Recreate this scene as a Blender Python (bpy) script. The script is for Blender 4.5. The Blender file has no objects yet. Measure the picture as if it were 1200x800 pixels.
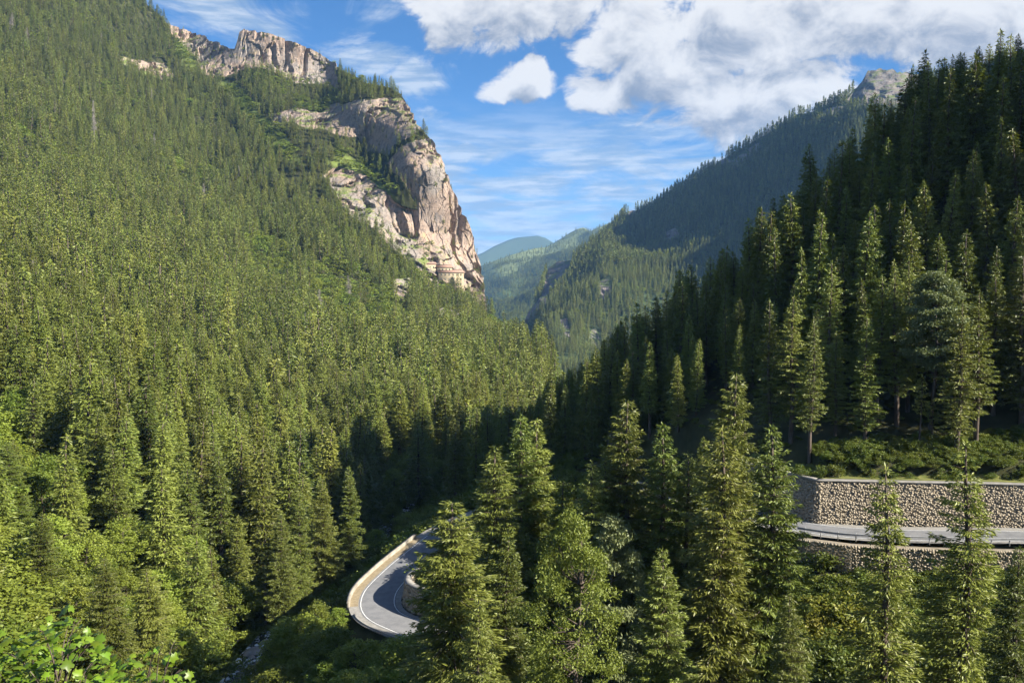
import bpy, math, random
import numpy as np
from mathutils import Vector

random.seed(7)
RNG = np.random.default_rng(7)
SC = bpy.context.scene
COL = SC.collection
R = math.radians

# ------------------------------------------------------------------ camera, sky, sun, exposure
F = 1039.0                      # focal length in pixels of a 1200 wide picture
HORIZON = 340.0                 # picture row of the eye level
PITCH = math.atan((400 - HORIZON) / F)
SUN_AZ, SUN_EL = 111.0, 30.0    # degrees clockwise from the view direction, and above the horizon

cam_d = bpy.data.cameras.new('camera')
cam = bpy.data.objects.new('camera', cam_d)
COL.objects.link(cam)
cam_d.sensor_width = 36.0
cam_d.lens = 36.0 * F / 1200.0
cam_d.clip_start, cam_d.clip_end = 0.1, 60000
cam.location = (0, 0, 0)
cam.rotation_euler = (math.pi / 2 - PITCH, 0, 0)
SC.camera = cam
SC.render.engine = 'CYCLES'
SC.cycles.max_bounces = 4
SC.cycles.diffuse_bounces = 1
SC.cycles.glossy_bounces = 2
SC.cycles.transmission_bounces = 2
SC.cycles.transparent_max_bounces = 8
SC.cycles.volume_bounces = 0
SC.cycles.use_denoising = True
SC.cycles.sample_clamp_indirect = 6
SC.cycles.use_adaptive_sampling = True
SC.cycles.adaptive_threshold = 0.02
SC.view_settings.view_transform = 'Standard'
SC.view_settings.look = 'None'
SC.view_settings.exposure = 1.6
SC.view_settings.gamma = 1.0

_cp, _sp = math.cos(PITCH), math.sin(PITCH)


def ray(px, py):
    cx = (np.asarray(px, float) - 600) / F
    cy = (400 - np.asarray(py, float)) / F
    return cx, _cp + cy * _sp, -_sp + cy * _cp      # world x, y (forward), z


def P(px, py, Y):
    x, y, z = ray(px, py)
    s = np.asarray(Y, float) / y
    return np.stack([x * s, np.asarray(Y, float) + 0 * x, z * s], -1)


def proj(p):
    p = np.asarray(p, float)
    x, y, z = p[..., 0], p[..., 1], p[..., 2]
    d = y * _cp - z * _sp
    u = y * _sp + z * _cp
    return 600 + F * x / d, 400 - F * u / d


def azel(px, py):
    x, y, z = (float(v) for v in ray(px, py))
    return math.atan2(x, y), math.atan2(z, math.hypot(x, y))


# ---- node helpers
class NT:
    def __init__(self, tree):
        self.t = tree
        self.n = tree.nodes
        self.l = tree.links

    def new(self, kind, **kw):
        n = self.n.new(kind)
        for k, v in kw.items():
            setattr(n, k, v)
        return n

    def put(self, sock, v):
        if isinstance(v, bpy.types.NodeSocket):
            self.l.new(v, sock)
        elif v is not None:
            sock.default_value = v

    def math(self, op, a, b=None, c=None, clamp=False):
        n = self.new('ShaderNodeMath', operation=op, use_clamp=clamp)
        self.put(n.inputs[0], a)
        self.put(n.inputs[1], b)
        if c is not None:
            self.put(n.inputs[2], c)
        return n.outputs[0]

    def vmath(self, op, a, b=None, c=None):
        n = self.new('ShaderNodeVectorMath', operation=op)
        self.put(n.inputs[0], a)
        self.put(n.inputs[1], b)
        if c is not None:
            self.put(n.inputs[2], c)
        return n.outputs['Value' if op in ('DOT_PRODUCT', 'LENGTH') else 'Vector']

    def smooth(self, v, a, b):
        n = self.new('ShaderNodeMapRange', interpolation_type='SMOOTHSTEP')
        self.put(n.inputs['Value'], v)
        n.inputs['From Min'].default_value = a
        n.inputs['From Max'].default_value = b
        return n.outputs['Result']

    def lin(self, v, a, b, c=0.0, d=1.0):
        n = self.new('ShaderNodeMapRange')
        self.put(n.inputs['Value'], v)
        for k, q in zip(('From Min', 'From Max', 'To Min', 'To Max'), (a, b, c, d)):
            n.inputs[k].default_value = q
        return n.outputs['Result']

    def noise(self, vec, scale, detail=4, rough=0.55, dist=0.0):
        n = self.new('ShaderNodeTexNoise')
        if vec is not None:
            self.put(n.inputs['Vector'], vec)
        n.inputs['Scale'].default_value = scale
        n.inputs['Detail'].default_value = detail
        n.inputs['Roughness'].default_value = rough
        n.inputs['Distortion'].default_value = dist
        return n.outputs['Fac']

    def mix(self, f, a, b):
        n = self.new('ShaderNodeMix', data_type='RGBA')
        self.put(n.inputs[0], f)
        for s, v in ((n.inputs[6], a), (n.inputs[7], b)):
            if isinstance(v, (tuple, list)) and len(v) == 3:
                v = (*v, 1)
            self.put(s, v)
        return n.outputs[2]

    def comb(self, x, y, z):
        n = self.new('ShaderNodeCombineXYZ')
        for i, v in enumerate((x, y, z)):
            self.put(n.inputs[i], v)
        return n.outputs[0]

    def scale_vec(self, v, s):
        return self.vmath('MULTIPLY', v, s)


# ---- the sky: Nishita with cumulus and streaked high cloud that go on all round
W = bpy.data.worlds.new('World')
SC.world = W
W.use_nodes = True
wt = NT(W.node_tree)
wt.n.clear()
sky = wt.new('ShaderNodeTexSky', sky_type='NISHITA', sun_disc=False)
sky.sun_elevation = R(SUN_EL)
sky.sun_rotation = R(SUN_AZ)
sky.altitude = 2500
sky.air_density = 1.0
sky.dust_density = 0.0
sky.ozone_density = 5.0
SKY_STRENGTH = 0.05
tc = wt.new('ShaderNodeTexCoord')
sep = wt.new('ShaderNodeSeparateXYZ')
wt.l.new(tc.outputs['Generated'], sep.inputs[0])
AZ = wt.math('ARCTAN2', sep.outputs[0], sep.outputs[1])
EL = wt.math('ARCSINE', sep.outputs[2])
AE = wt.comb(AZ, EL, 0.0)

BLOBS = [  # cumulus seen ahead: px, py, half width, half height, weight
    (610, 0, 135, 44, 1.3), (545, 14, 66, 40, 1.2), (600, 30, 66, 24, 1.0), (690, -4, 60, 30, 1.0),
    (606, 109, 46, 17, 1.1), (618, 98, 34, 24, 1.05), (628, 85, 18, 22, .95),
    (750, 42, 64, 54, 1.4), (705, 108, 50, 22, 1.1), (778, 86, 82, 42, 1.3), (840, 62, 86, 62, 1.3),
    (890, 24, 140, 54, 1.4), (1020, 18, 140, 46, 1.4), (1150, 24, 130, 46, 1.4),
    (890, 124, 86, 44, 1.4), (945, 92, 58, 48, 1.2), (1065, 46, 26, 22, .7), (985, 118, 56, 12, .9)]
VEILS = [(245, 8, 95, 34), (330, 20, 50, 30), (430, 66, 60, 26), (500, 92, 60, 30), (515, 138, 44, 18), (560, 180, 70, 16), (740, 150, 110, 26)]


def cumulus(ae):
    best = None
    for px, py, rx, ry, w in BLOBS:
        a, e = azel(px, py)
        k = math.cos(e)
        sx, sy = F / rx * k, F / ry
        d = wt.vmath('MULTIPLY_ADD', ae, (sx, sy, 0), (-a * sx, -e * sy, 0))
        q = wt.math('SUBTRACT', w, wt.vmath('DOT_PRODUCT', d, d))
        best = q if best is None else wt.math('SMOOTH_MAX', best, q, .25)
    # the rest of the sky carries scattered cumulus of its own
    gen = wt.noise(wt.vmath('MULTIPLY', ae, (2.2, 5.5, 1)), 1.3, 1, .4)
    gen = wt.math('MULTIPLY_ADD', gen, 9.0, -5.2)
    away = wt.math('MAXIMUM', wt.smooth(wt.math('ABSOLUTE', AZ), .60, .85), wt.smooth(EL, .36, .5))
    away = wt.math('MULTIPLY', away, wt.smooth(EL, .12, .3))
    gen = wt.math('MULTIPLY_ADD', wt.math('SUBTRACT', 1.0, away), -6.0, gen)
    best = wt.math('MAXIMUM', wt.math('MAXIMUM', best, gen), -1.5)
    n1 = wt.noise(wt.vmath('MULTIPLY_ADD', ae, (1, 1.35, 1), (2.37, 1.71, 0)), 15.0, 10, .62, .35)
    return wt.math('ADD', best, wt.math('MULTIPLY_ADD', n1, 4.6, -2.35))


D0 = cumulus(AE)
D1 = cumulus(wt.vmath('ADD', AE, (.008, .026, 0)))
alpha = wt.smooth(D0, -.05, .62)
relief = wt.math('SUBTRACT', D0, D1)
thick = wt.smooth(D0, .3, 2.2)
lit = wt.math('MULTIPLY_ADD', relief, .55, .78)
lit = wt.math('MULTIPLY_ADD', thick, -.58, lit, clamp=True)
lit = wt.smooth(lit, .0, .95)
K = 1.0 / SKY_STRENGTH
c_lo = tuple(K * v for v in (.095, .113, .145))
c_hi = tuple(K * v for v in (.30, .30, .30))
cloud_col = wt.mix(lit, c_lo, c_hi)
# streaked altocumulus and cirrus low in the sky, wisps higher up
st = wt.noise(wt.vmath('MULTIPLY', AE, (1.0, 5.0, 1)), 8.0, 8, .62, .5)
band = wt.math('MULTIPLY', wt.smooth(EL, -.02, .06), wt.math('SUBTRACT', 1.0, wt.smooth(EL, .13, .22)))
low = wt.math('MULTIPLY', wt.smooth(st, .34, .56), band)
wisp = wt.noise(wt.vmath('MULTIPLY', AE, (1.0, 2.2, 1)), 6.0, 8, .68, .9)
veil = None
for px, py, rx, ry in VEILS:
    a, e = azel(px, py)
    d = wt.vmath('MULTIPLY_ADD', AE, (F / rx, F / ry, 0), (-a * F / rx, -e * F / ry, 0))
    q = wt.math('SUBTRACT', 1.0, wt.vmath('DOT_PRODUCT', d, d))
    veil = q if veil is None else wt.math('MAXIMUM', veil, q)
wisp = wt.math('MULTIPLY_ADD', wt.math('MAXIMUM', veil, 0.0), .20, wisp)
wisp = wt.math('MULTIPLY', wt.smooth(wisp, .54, .76), .80)
soft = wt.math('MAXIMUM', wt.math('MULTIPLY', low, .88), wisp)
st2 = wt.noise(wt.vmath('MULTIPLY', AE, (1.0, 7.0, 1)), 13.0, 6, .6)
soft_col = wt.mix(wt.smooth(st2, .38, .62), tuple(K * v for v in (.12, .165, .225)), tuple(K * v for v in (.25, .275, .30)))
hsv = wt.new('ShaderNodeHueSaturation')
hsv.inputs['Saturation'].default_value = 1.16
hsv.inputs['Value'].default_value = 1.0
wt.l.new(sky.outputs[0], hsv.inputs['Color'])
skyc = wt.mix(soft, hsv.outputs[0], soft_col)
skyc = wt.mix(alpha, skyc, cloud_col)
bg = wt.new('ShaderNodeBackground')
bg.inputs['Strength'].default_value = SKY_STRENGTH
wt.l.new(skyc, bg.inputs['Color'])
wo = wt.new('ShaderNodeOutputWorld')
wt.l.new(bg.outputs[0], wo.inputs['Surface'])
W.cycles.sampling_method = 'MANUAL'
W.cycles.sample_map_resolution = 512

# ---- the sun
sun_d = bpy.data.lights.new('sun', 'SUN')
sun_d.energy = 5.0
sun_d.angle = R(0.5)
sun_d.color = (1.0, .93, .80)
sun = bpy.data.objects.new('sun', sun_d)
COL.objects.link(sun)
SUN_DIR = Vector((math.sin(R(SUN_AZ)) * math.cos(R(SUN_EL)), math.cos(R(SUN_AZ)) * math.cos(R(SUN_EL)), math.sin(R(SUN_EL))))
sun.rotation_euler = SUN_DIR.to_track_quat('Z', 'Y').to_euler()
sun.location = (200, -300, 300)


# ------------------------------------------------------------------ numeric helpers
def _hash(ix, iy, iz):
    h = (ix.astype(np.int64) * 374761393 + iy.astype(np.int64) * 668265263 + iz.astype(np.int64) * 2147483647) & 0xFFFFFFFF
    h = ((h ^ (h >> 13)) * 1274126177) & 0xFFFFFFFF
    h = (h ^ (h >> 16)) & 0xFFFF
    return h / 65535.0


def vnoise(x, y, z):
    xi, yi, zi = np.floor(x), np.floor(y), np.floor(z)
    fx, fy, fz = x - xi, y - yi, z - zi
    fx, fy, fz = (f * f * (3 - 2 * f) for f in (fx, fy, fz))
    r = 0
    for a in (0, 1):
        for b in (0, 1):
            for c in (0, 1):
                w = (fx if a else 1 - fx) * (fy if b else 1 - fy) * (fz if c else 1 - fz)
                r = r + w * _hash(xi + a, yi + b, zi + c)
    return r


def fbm(x, y, z, octv=4, gain=.5):
    x, y, z = np.broadcast_arrays(x, y, z)
    s = t = 0
    a = 1.0
    for o in range(octv):
        s = s + a * vnoise(x + 17.3 * o, y + 5.1 * o, z + 9.7 * o)
        t += a
        a *= gain
        x, y, z = x * 2.03, y * 2.03, z * 2.03
    return s / t


class TPS:
    def __init__(self, pts, vals, smooth=0.0):
        p = np.asarray(pts, float)
        self.c = p.mean(0)
        self.s = p.std()
        self.p = p = (p - self.c) / self.s
        n = len(p)
        A = np.zeros((n + 3, n + 3))
        A[:n, :n] = self.k(p, p) + smooth * np.eye(n)
        A[:n, n] = 1
        A[:n, n + 1:] = p
        A[n, :n] = 1
        A[n + 1:, :n] = p.T
        self.w = np.linalg.solve(A, np.concatenate([np.asarray(vals, float), np.zeros(3)]))

    @staticmethod
    def k(a, b):
        d2 = ((a[:, None, :] - b[None, :, :]) ** 2).sum(-1)
        return .5 * d2 * np.log(d2 + 1e-12)

    def __call__(self, x, y):
        x, y = np.broadcast_arrays(np.asarray(x, float), np.asarray(y, float))
        q = (np.stack([x.ravel(), y.ravel()], -1) - self.c) / self.s
        out = np.empty(len(q))
        for i in range(0, len(q), 20000):
            b = q[i:i + 20000]
            out[i:i + 20000] = self.k(b, self.p) @ self.w[:-3] + self.w[-3] + b @ self.w[-2:]
        return out.reshape(x.shape)


def inside(px, py, poly):
    px, py = np.asarray(px, float), np.asarray(py, float)
    r = np.zeros(px.shape, bool)
    n = len(poly)
    for i in range(n):
        x0, y0 = poly[i]
        x1, y1 = poly[(i + 1) % n]
        if y0 == y1:
            continue
        c = ((y0 > py) != (y1 > py)) & (px < (x1 - x0) * (py - y0) / (y1 - y0) + x0)
        r ^= c
    return r


def blur(a, k=1):
    for _ in range(k):
        p = np.pad(a, 1, mode='edge')
        a = (p[:-2, 1:-1] + p[2:, 1:-1] + p[1:-1, :-2] + p[1:-1, 2:] + 2 * p[1:-1, 1:-1]) / 6
    return a


def mesh_from(name, verts, faces, mat=None, smooth=False, attrs=None):
    """verts (n,3); faces (m,k) of one size."""
    me = bpy.data.meshes.new(name)
    v = np.ascontiguousarray(verts, np.float32)
    f = np.ascontiguousarray(faces, np.int32)
    me.vertices.add(len(v))
    me.vertices.foreach_set('co', v.ravel())
    k = f.shape[1]
    me.loops.add(f.size)
    me.loops.foreach_set('vertex_index', f.ravel())
    me.polygons.add(len(f))
    me.polygons.foreach_set('loop_start', np.arange(0, f.size, k, dtype=np.int32))
    if smooth:
        me.polygons.foreach_set('use_smooth', np.ones(len(f), bool))
    for an, av in (attrs or {}).items():
        at = me.attributes.new(an, 'FLOAT', 'POINT')
        at.data.foreach_set('value', np.ascontiguousarray(av, np.float32).ravel())
    me.update(calc_edges=True)
    me.validate()
    if mat:
        me.materials.append(mat)
    return me


def link(name, me, parent=None, loc=None):
    o = bpy.data.objects.new(name, me)
    COL.objects.link(o)
    if parent:
        o.parent = parent
    if loc is not None:
        o.location = loc
    return o


def tag(o, label=None, cat=None, group=None, kind=None):
    for k, v in (('label', label), ('category', cat), ('group', group), ('kind', kind)):
        if v:
            o[k] = v
    return o


def grid_faces(nr, nc):
    i = np.arange(nr - 1)[:, None] * nc + np.arange(nc - 1)[None, :]
    return np.stack([i, i + 1, i + nc + 1, i + nc], -1).reshape(-1, 4)


class Soup:
    """collects pieces with mixed quads/tris as triangles"""
    def __init__(self):
        self.v, self.f, self.n = [], [], 0

    def add(self, v, f):
        v = np.asarray(v, float)
        for q in f:
            q = [int(a) + self.n for a in q]
            for j in range(1, len(q) - 1):
                self.f.append((q[0], q[j], q[j + 1]))
        self.v.append(v)
        self.n += len(v)

    def box(self, lo, hi):
        x0, y0, z0 = lo
        x1, y1, z1 = hi
        self.add([(x0, y0, z0), (x1, y0, z0), (x1, y1, z0), (x0, y1, z0), (x0, y0, z1), (x1, y0, z1), (x1, y1, z1), (x0, y1, z1)],
                 [(0, 3, 2, 1), (4, 5, 6, 7), (0, 1, 5, 4), (1, 2, 6, 5), (2, 3, 7, 6), (3, 0, 4, 7)])

    def tube(self, pts, rad, n=6):
        pts = np.asarray(pts, float)
        rad = np.broadcast_to(rad, (len(pts),))
        rings = []
        for i, p in enumerate(pts):
            t = pts[min(i + 1, len(pts) - 1)] - pts[max(i - 1, 0)]
            t = t / (np.linalg.norm(t) + 1e-9)
            a = np.cross(t, (0.31, 0.17, 0.93) if abs(t[2]) < .9 else (1, .1, 0))
            a /= np.linalg.norm(a)
            b = np.cross(t, a)
            th = np.arange(n) * 2 * np.pi / n
            rings.append(p + rad[i] * (np.cos(th)[:, None] * a + np.sin(th)[:, None] * b))
        v = np.concatenate(rings)
        f = []
        for i in range(len(pts) - 1):
            for j in range(n):
                k = (j + 1) % n
                f.append((i * n + j, i * n + k, (i + 1) * n + k, (i + 1) * n + j))
        f.append(tuple(range((len(pts) - 1) * n, len(pts) * n)))
        self.add(v, f)

    def mesh(self, name, mat, smooth=False):
        return mesh_from(name, np.concatenate(self.v), np.array(self.f), mat, smooth)


# ------------------------------------------------------------------ materials
def new_mat(name):
    m = bpy.data.materials.new(name)
    m.use_nodes = True
    t = NT(m.node_tree)
    t.n.clear()
    out = t.new('ShaderNodeOutputMaterial')
    return m, t, out


def principled(t, out, col, rough=.8, spec=.25, bump=None, bump_s=.3, bump_d=.1):
    b = t.new('ShaderNodeBsdfPrincipled')
    if isinstance(col, tuple):
        col = (*col[:3], 1)
    t.put(b.inputs['Base Color'], col)
    t.put(b.inputs['Roughness'], rough)
    b.inputs['Specular IOR Level'].default_value = spec
    if bump is not None:
        n = t.new('ShaderNodeBump')
        n.inputs['Strength'].default_value = bump_s
        n.inputs['Distance'].default_value = bump_d
        t.put(n.inputs['Height'], bump)
        t.l.new(n.outputs[0], b.inputs['Normal'])
    t.l.new(b.outputs[0], out.inputs['Surface'])
    return b


def leaf_mat(name, c0, c1, c2, trans=.28, rough=.55, var=.5):
    """c0..c1 between sprays, c2 an odd tone for some plants"""
    m, t, out = new_mat(name)
    at = t.new('ShaderNodeAttribute', attribute_name='tint')
    oi = t.new('ShaderNodeObjectInfo')
    col = t.mix(at.outputs['Fac'], c0, c1)
    col = t.mix(t.math('MULTIPLY', oi.outputs['Random'], var), col, c2)
    hs = t.new('ShaderNodeHueSaturation')
    t.put(hs.inputs['Color'], col)
    r2 = t.math('FRACT', t.math('MULTIPLY', oi.outputs['Random'], 7.31))
    t.put(hs.inputs['Value'], t.lin(r2, 0, 1, .62, 1.25))
    t.put(hs.inputs['Hue'], t.lin(t.math('FRACT', t.math('MULTIPLY', oi.outputs['Random'], 13.7)), 0, 1, .488, .512))
    b = t.new('ShaderNodeBsdfPrincipled')
    t.l.new(hs.outputs[0], b.inputs['Base Color'])
    b.inputs['Roughness'].default_value = rough
    b.inputs['Specular IOR Level'].default_value = .4
    tr = t.new('ShaderNodeBsdfTranslucent')
    t.l.new(t.mix(.5, hs.outputs[0], (.16, .19, .02)), tr.inputs['Color'])
    mx = t.new('ShaderNodeMixShader')
    mx.inputs[0].default_value = trans
    t.l.new(b.outputs[0], mx.inputs[1])
    t.l.new(tr.outputs[0], mx.inputs[2])
    t.l.new(mx.outputs[0], out.inputs['Surface'])
    return m


def simple_mat(name, c0, c1, scale, rough=.85, bump_s=.4, bump_d=.05, stretch=(1, 1, 1), detail=6, spec=.2):
    m, t, out = new_mat(name)
    tcn = t.new('ShaderNodeTexCoord')
    v = t.vmath('MULTIPLY', tcn.outputs['Object'], stretch)
    n = t.noise(v, scale, detail, .6)
    col = t.mix(t.smooth(n, .3, .7), c0, c1)
    principled(t, out, col, rough, spec, n, bump_s, bump_d)
    return m


M = {}
M['spruce'] = leaf_mat('spruce_needles', (.100, .138, .026), (.218, .258, .050), (.240, .245, .048), trans=.20, rough=.45)
M['broad'] = leaf_mat('broad_leaves', (.140, .215, .026), (.240, .310, .044), (.265, .280, .044), trans=.35)
M['broad_pale'] = leaf_mat('pale_leaves', (.105, .145, .060), (.175, .210, .095), (.165, .185, .070), trans=.3)
M['hazel'] = leaf_mat('corner_leaves', (.130, .230, .016), (.250, .340, .024), (.090, .190, .026), trans=.4, rough=.4)
M['shrub'] = leaf_mat('shrub_leaves', (.090, .145, .020), (.160, .210, .032), (.195, .200, .032), trans=.33)
M['bracken'] = leaf_mat('bracken_leaves', (.190, .225, .026), (.300, .300, .040), (.300, .240, .040), trans=.35)
M['bark'] = simple_mat('bark', (.060, .045, .035), (.13, .105, .085), 3.0, .9, .8, .05, (1, 1, .2))
M['pale_bark'] = simple_mat('pale_bark', (.33, .30, .26), (.50, .47, .42), 3.0, .9, .5, .04, (1, 1, .3))
M['dead'] = simple_mat('dead_wood', (.20, .18, .16), (.32, .29, .26), 4.0, .9, .4, .02)
M['dead_brown'] = simple_mat('dead_brown_wood', (.22, .17, .12), (.36, .29, .21), 4.0, .9, .4, .02)
M['asphalt'] = simple_mat('worn_asphalt', (.15, .153, .16), (.20, .20, .205), .9, .85, .2, .01, detail=9)
M['concrete'] = simple_mat('pale_concrete', (.21, .20, .18), (.30, .285, .26), 1.4, .85, .3, .02)
M['sandy'] = simple_mat('sandy_gravel', (.22, .175, .11), (.30, .245, .16), 2.2, .95, .6, .04)
M['parapet'] = simple_mat('weathered_parapet', (.20, .18, .145), (.33, .30, .25), .7, .9, .4, .03, detail=8)
M['paint'] = simple_mat('road_paint', (.50, .50, .48), (.72, .72, .70), 2.5, .7, .1, .004)
M['steel'] = simple_mat('zinc_steel', (.24, .245, .25), (.33, .335, .34), 3.0, .5, .1, .01, spec=.5)
M['boulder'] = simple_mat('boulder_stone', (.22, .20, .18), (.40, .37, .33), .8, .9, .7, .12)


def stone_mat(name, a, b, c):
    m, t, out = new_mat(name)
    at = t.new('ShaderNodeAttribute', attribute_name='tint')
    tcn = t.new('ShaderNodeTexCoord')
    n = t.noise(tcn.outputs['Object'], 2.6, 6, .6)
    col = t.mix(at.outputs['Fac'], a, b)
    col = t.mix(t.math('MULTIPLY', t.smooth(n, .45, .75), .6), col, c)
    principled(t, out, col, .9, .2, n, .5, .04)
    return m


M['wall_stone'] = stone_mat('wall_stone', (.29, .245, .182), (.42, .362, .275), (.36, .295, .20))
M['wall_core'] = simple_mat('wall_mortar', (.22, .186, .138), (.29, .248, .19), 1.5, .95, .5, .03)


def terrain_mat(name, rock_a, rock_b, rock_c, streak, soil_a, soil_b, meadow, scale=1.0):
    """forest floor, meadow and rock by vertex attributes"""
    m, t, out = new_mat(name)
    geo = t.new('ShaderNodeNewGeometry')
    pos = t.vmath('MULTIPLY', geo.outputs['Position'], (scale, scale, scale))
    rk = t.new('ShaderNodeAttribute', attribute_name='rock')
    md = t.new('ShaderNodeAttribute', attribute_name='meadow')
    big = t.noise(pos, .018, 4, .6, .4)
    mid = t.noise(pos, .09, 6, .65)
    vert = t.noise(t.vmath('MULTIPLY', pos, (1, 1, .13)), .16, 7, .68, .3)
    fine = t.noise(t.vmath('MULTIPLY', pos, (1, 1, .35)), .5, 6, .7)
    r = t.mix(t.smooth(big, .40, .60), rock_a, rock_b)
    r = t.mix(t.math('MULTIPLY', t.smooth(mid, .54, .68), .8), r, rock_c)
    r = t.mix(t.math('MULTIPLY', t.smooth(vert, .50, .68), .85), r, streak)
    r = t.mix(t.math('MULTIPLY', t.smooth(fine, .58, .75), .35), r, streak)
    cr = t.noise(t.vmath('MULTIPLY', pos, (1, 1, .22)), .11, 5, .6, .8)
    cr = t.math('ABSOLUTE', t.math('SUBTRACT', cr, .5))
    cr2 = t.math('ABSOLUTE', t.math('SUBTRACT', t.noise(t.vmath('MULTIPLY', pos, (.4, .4, 1.5)), .06, 5, .6, .6), .5))
    crack = t.math('MAXIMUM', t.math('SUBTRACT', 1.0, t.smooth(cr, .0, .022)), t.math('MULTIPLY', t.math('SUBTRACT', 1.0, t.smooth(cr2, .0, .014)), .8))
    r = t.mix(t.math('MULTIPLY', crack, .7), r, tuple(.35 * q_ for q_ in streak))
    ledge = t.noise(t.vmath('MULTIPLY', pos, (.6, .6, 1.6)), .07, 6, .65)
    sepn = t.new('ShaderNodeSeparateXYZ')
    t.l.new(geo.outputs['Normal'], sepn.inputs[0])
    grassy = t.math('MULTIPLY', t.smooth(sepn.outputs[2], .62, .84), t.smooth(ledge, .46, .58))
    r = t.mix(grassy, r, meadow)
    s = t.mix(t.smooth(t.noise(pos, .25, 5, .6), .35, .65), soil_a, soil_b)
    s = t.mix(t.math('MULTIPLY', md.outputs['Fac'], t.smooth(t.noise(pos, .12, 6, .7), .25, .6)), s, meadow)
    edge = t.math('MULTIPLY_ADD', t.noise(pos, .22, 5, .7), .8, t.math('SUBTRACT', rk.outputs['Fac'], .9))
    col = t.mix(t.smooth(edge, -.08, .08), s, r)
    h = t.math('ADD', vert, t.math('MULTIPLY', fine, .5))
    principled(t, out, col, .92, .12, h, .55, 1.0 / scale)
    return m


M['left_mtn'] = terrain_mat('left_mountain', (.31, .232, .183), (.24, .21, .185), (.37, .28, .155), (.145, .13, .122),
                            (.028, .032, .012), (.050, .050, .020), (.13, .165, .040))
M['right_mtn'] = terrain_mat('right_mountain', (.215, .185, .17), (.18, .168, .158), (.25, .20, .16), (.115, .105, .10),
                             (.050, .075, .026), (.075, .095, .036), (.12, .155, .052), .5)
M['far_hill'] = terrain_mat('far_hill', (.28, .26, .23), (.25, .24, .22), (.33, .28, .22), (.2, .18, .16),
                            (.060, .095, .030), (.090, .120, .040), (.210, .240, .085), .2)
M['soil'] = simple_mat('forest_soil', (.030, .034, .012), (.060, .058, .024), .5, .95, .6, .1)
M['verge'] = simple_mat('grass_verge', (.09, .11, .025), (.17, .165, .05), 1.2, .95, .6, .05)


# ------------------------------------------------------------------ the setting: mountains
def sheet(name, px, top, bottom, nr, depth, polys, mat, label, meadow=(), disp=None, back=((25, -6), (90, -50), (320, -240)), gamma=1.0):
    """a mountainside as one continuous surface; depth(px,py) gives its distance, rock polygons its crags"""
    px = np.asarray(px, float)
    v = np.linspace(0, 1, nr) ** gamma
    PX = np.repeat(px[None, :], nr, 0)
    PY = top(px)[None, :] * (1 - v[:, None]) + bottom(px)[None, :] * v[:, None]
    Y = depth(PX, PY)
    pos = P(PX, PY, Y)
    wob = 7 * (fbm(PX / 14, PY / 14, 3.3, 4) - .5)
    wob2 = 7 * (fbm(PX / 14, PY / 14, 8.8, 4) - .5)
    rock = np.zeros(PX.shape)
    for p in polys:
        rock = np.maximum(rock, inside(PX + wob, PY + wob2, p).astype(float))
    rock = blur(rock, 2)
    mead = np.zeros(PX.shape)
    for p in meadow:
        mead = np.maximum(mead, inside(PX + wob, PY + wob2, p).astype(float))
    mead = blur(mead, 3)
    if disp:
        pos = pos + disp(pos, rock, PX, PY)
    rows = [pos]
    for dy, dz in back[::-1]:
        b = pos[0] + np.stack([.0 * px, 0 * px + dy, 0 * px + dz], -1)
        b[:, 0] *= (pos[0][:, 1] + dy) / pos[0][:, 1] * .995
        rows.insert(0, b[None])
    skirt = pos[-1].copy()
    skirt[:, 2] -= 25
    rows.append(skirt[None])
    full = np.concatenate(rows, 0)
    ra, ma = (np.concatenate([np.zeros((len(back), len(px))), q, np.zeros((1, len(px)))], 0) for q in (rock, mead))
    ra[:len(back)] = rock[0]
    fcs = grid_faces(*full.shape[:2])[:, ::-1]
    me = mesh_from(name, full.reshape(-1, 3), fcs, mat, True, {'rock': ra, 'meadow': ma})
    me.polygons.foreach_set('use_smooth', ra.ravel()[fcs[:, 0]] < .5)
    o = link(name, me)
    tag(o, kind='structure', label=label)
    return pos, rock, mead, PX, PY


def curve(pts):
    xs = np.array([p[0] for p in pts], float)
    ys = np.array([p[1] for p in pts], float)
    return lambda x: np.interp(x, xs, ys)


# --- left mountain with its cliffs
L_CTRL = [(-260, -120, 1150), (-260, 0, 900), (0, -100, 1350), (0, 0, 1150), (100, -80, 1420), (100, 0, 1300), (180, 0, 1420), (-260, 300, 380),
          (0, 200, 700), (0, 350, 380), (0, 440, 260), (0, 560, 165), (0, 680, 120), (0, 820, 88), (0, 960, 72), (-260, 560, 120), (-260, 820, 75),
          (100, 440, 300), (100, 600, 160), (130, 800, 112), (150, 900, 100), (200, 250, 820), (200, 350, 560), (200, 440, 360), (200, 560, 215),
          (230, 700, 150), (266, 785, 140), (266, 900, 125), (300, 150, 1150), (300, 300, 820), (300, 420, 480), (330, 520, 310), (330, 600, 235),
          (400, 650, 190), (400, 520, 340), (400, 400, 600), (400, 300, 850), (460, 450, 500), (520, 540, 300), (520, 450, 520), (520, 400, 700),
          (580, 440, 600), (580, 400, 800), (640, 430, 640), (650, 480, 540), (600, 500, 420), (470, 285, 960), (420, 245, 960), (540, 335, 960),
          (568, 355, 955), (500, 230, 985), (545, 250, 1010), (480, 190, 990), (510, 166, 1020), (440, 190, 1040), (400, 180, 1060), (430, 172, 1085),
          (340, 140, 1130), (430, 118, 1105), (480, 120, 1095), (330, 122, 1190), (400, 105, 1190), (455, 95, 1190), (390, 100, 1270), (330, 85, 1295),
          (260, 85, 1295), (282, 38, 1325), (350, 50, 1310), (230, 40, 1400), (600, 390, 900), (625, 405, 800)]
_ld = TPS([(a, b) for a, b, c in L_CTRL], [math.log(c) for a, b, c in L_CTRL], 1e-4)
left_depth = lambda x, y: np.exp(_ld(x, y))
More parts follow.
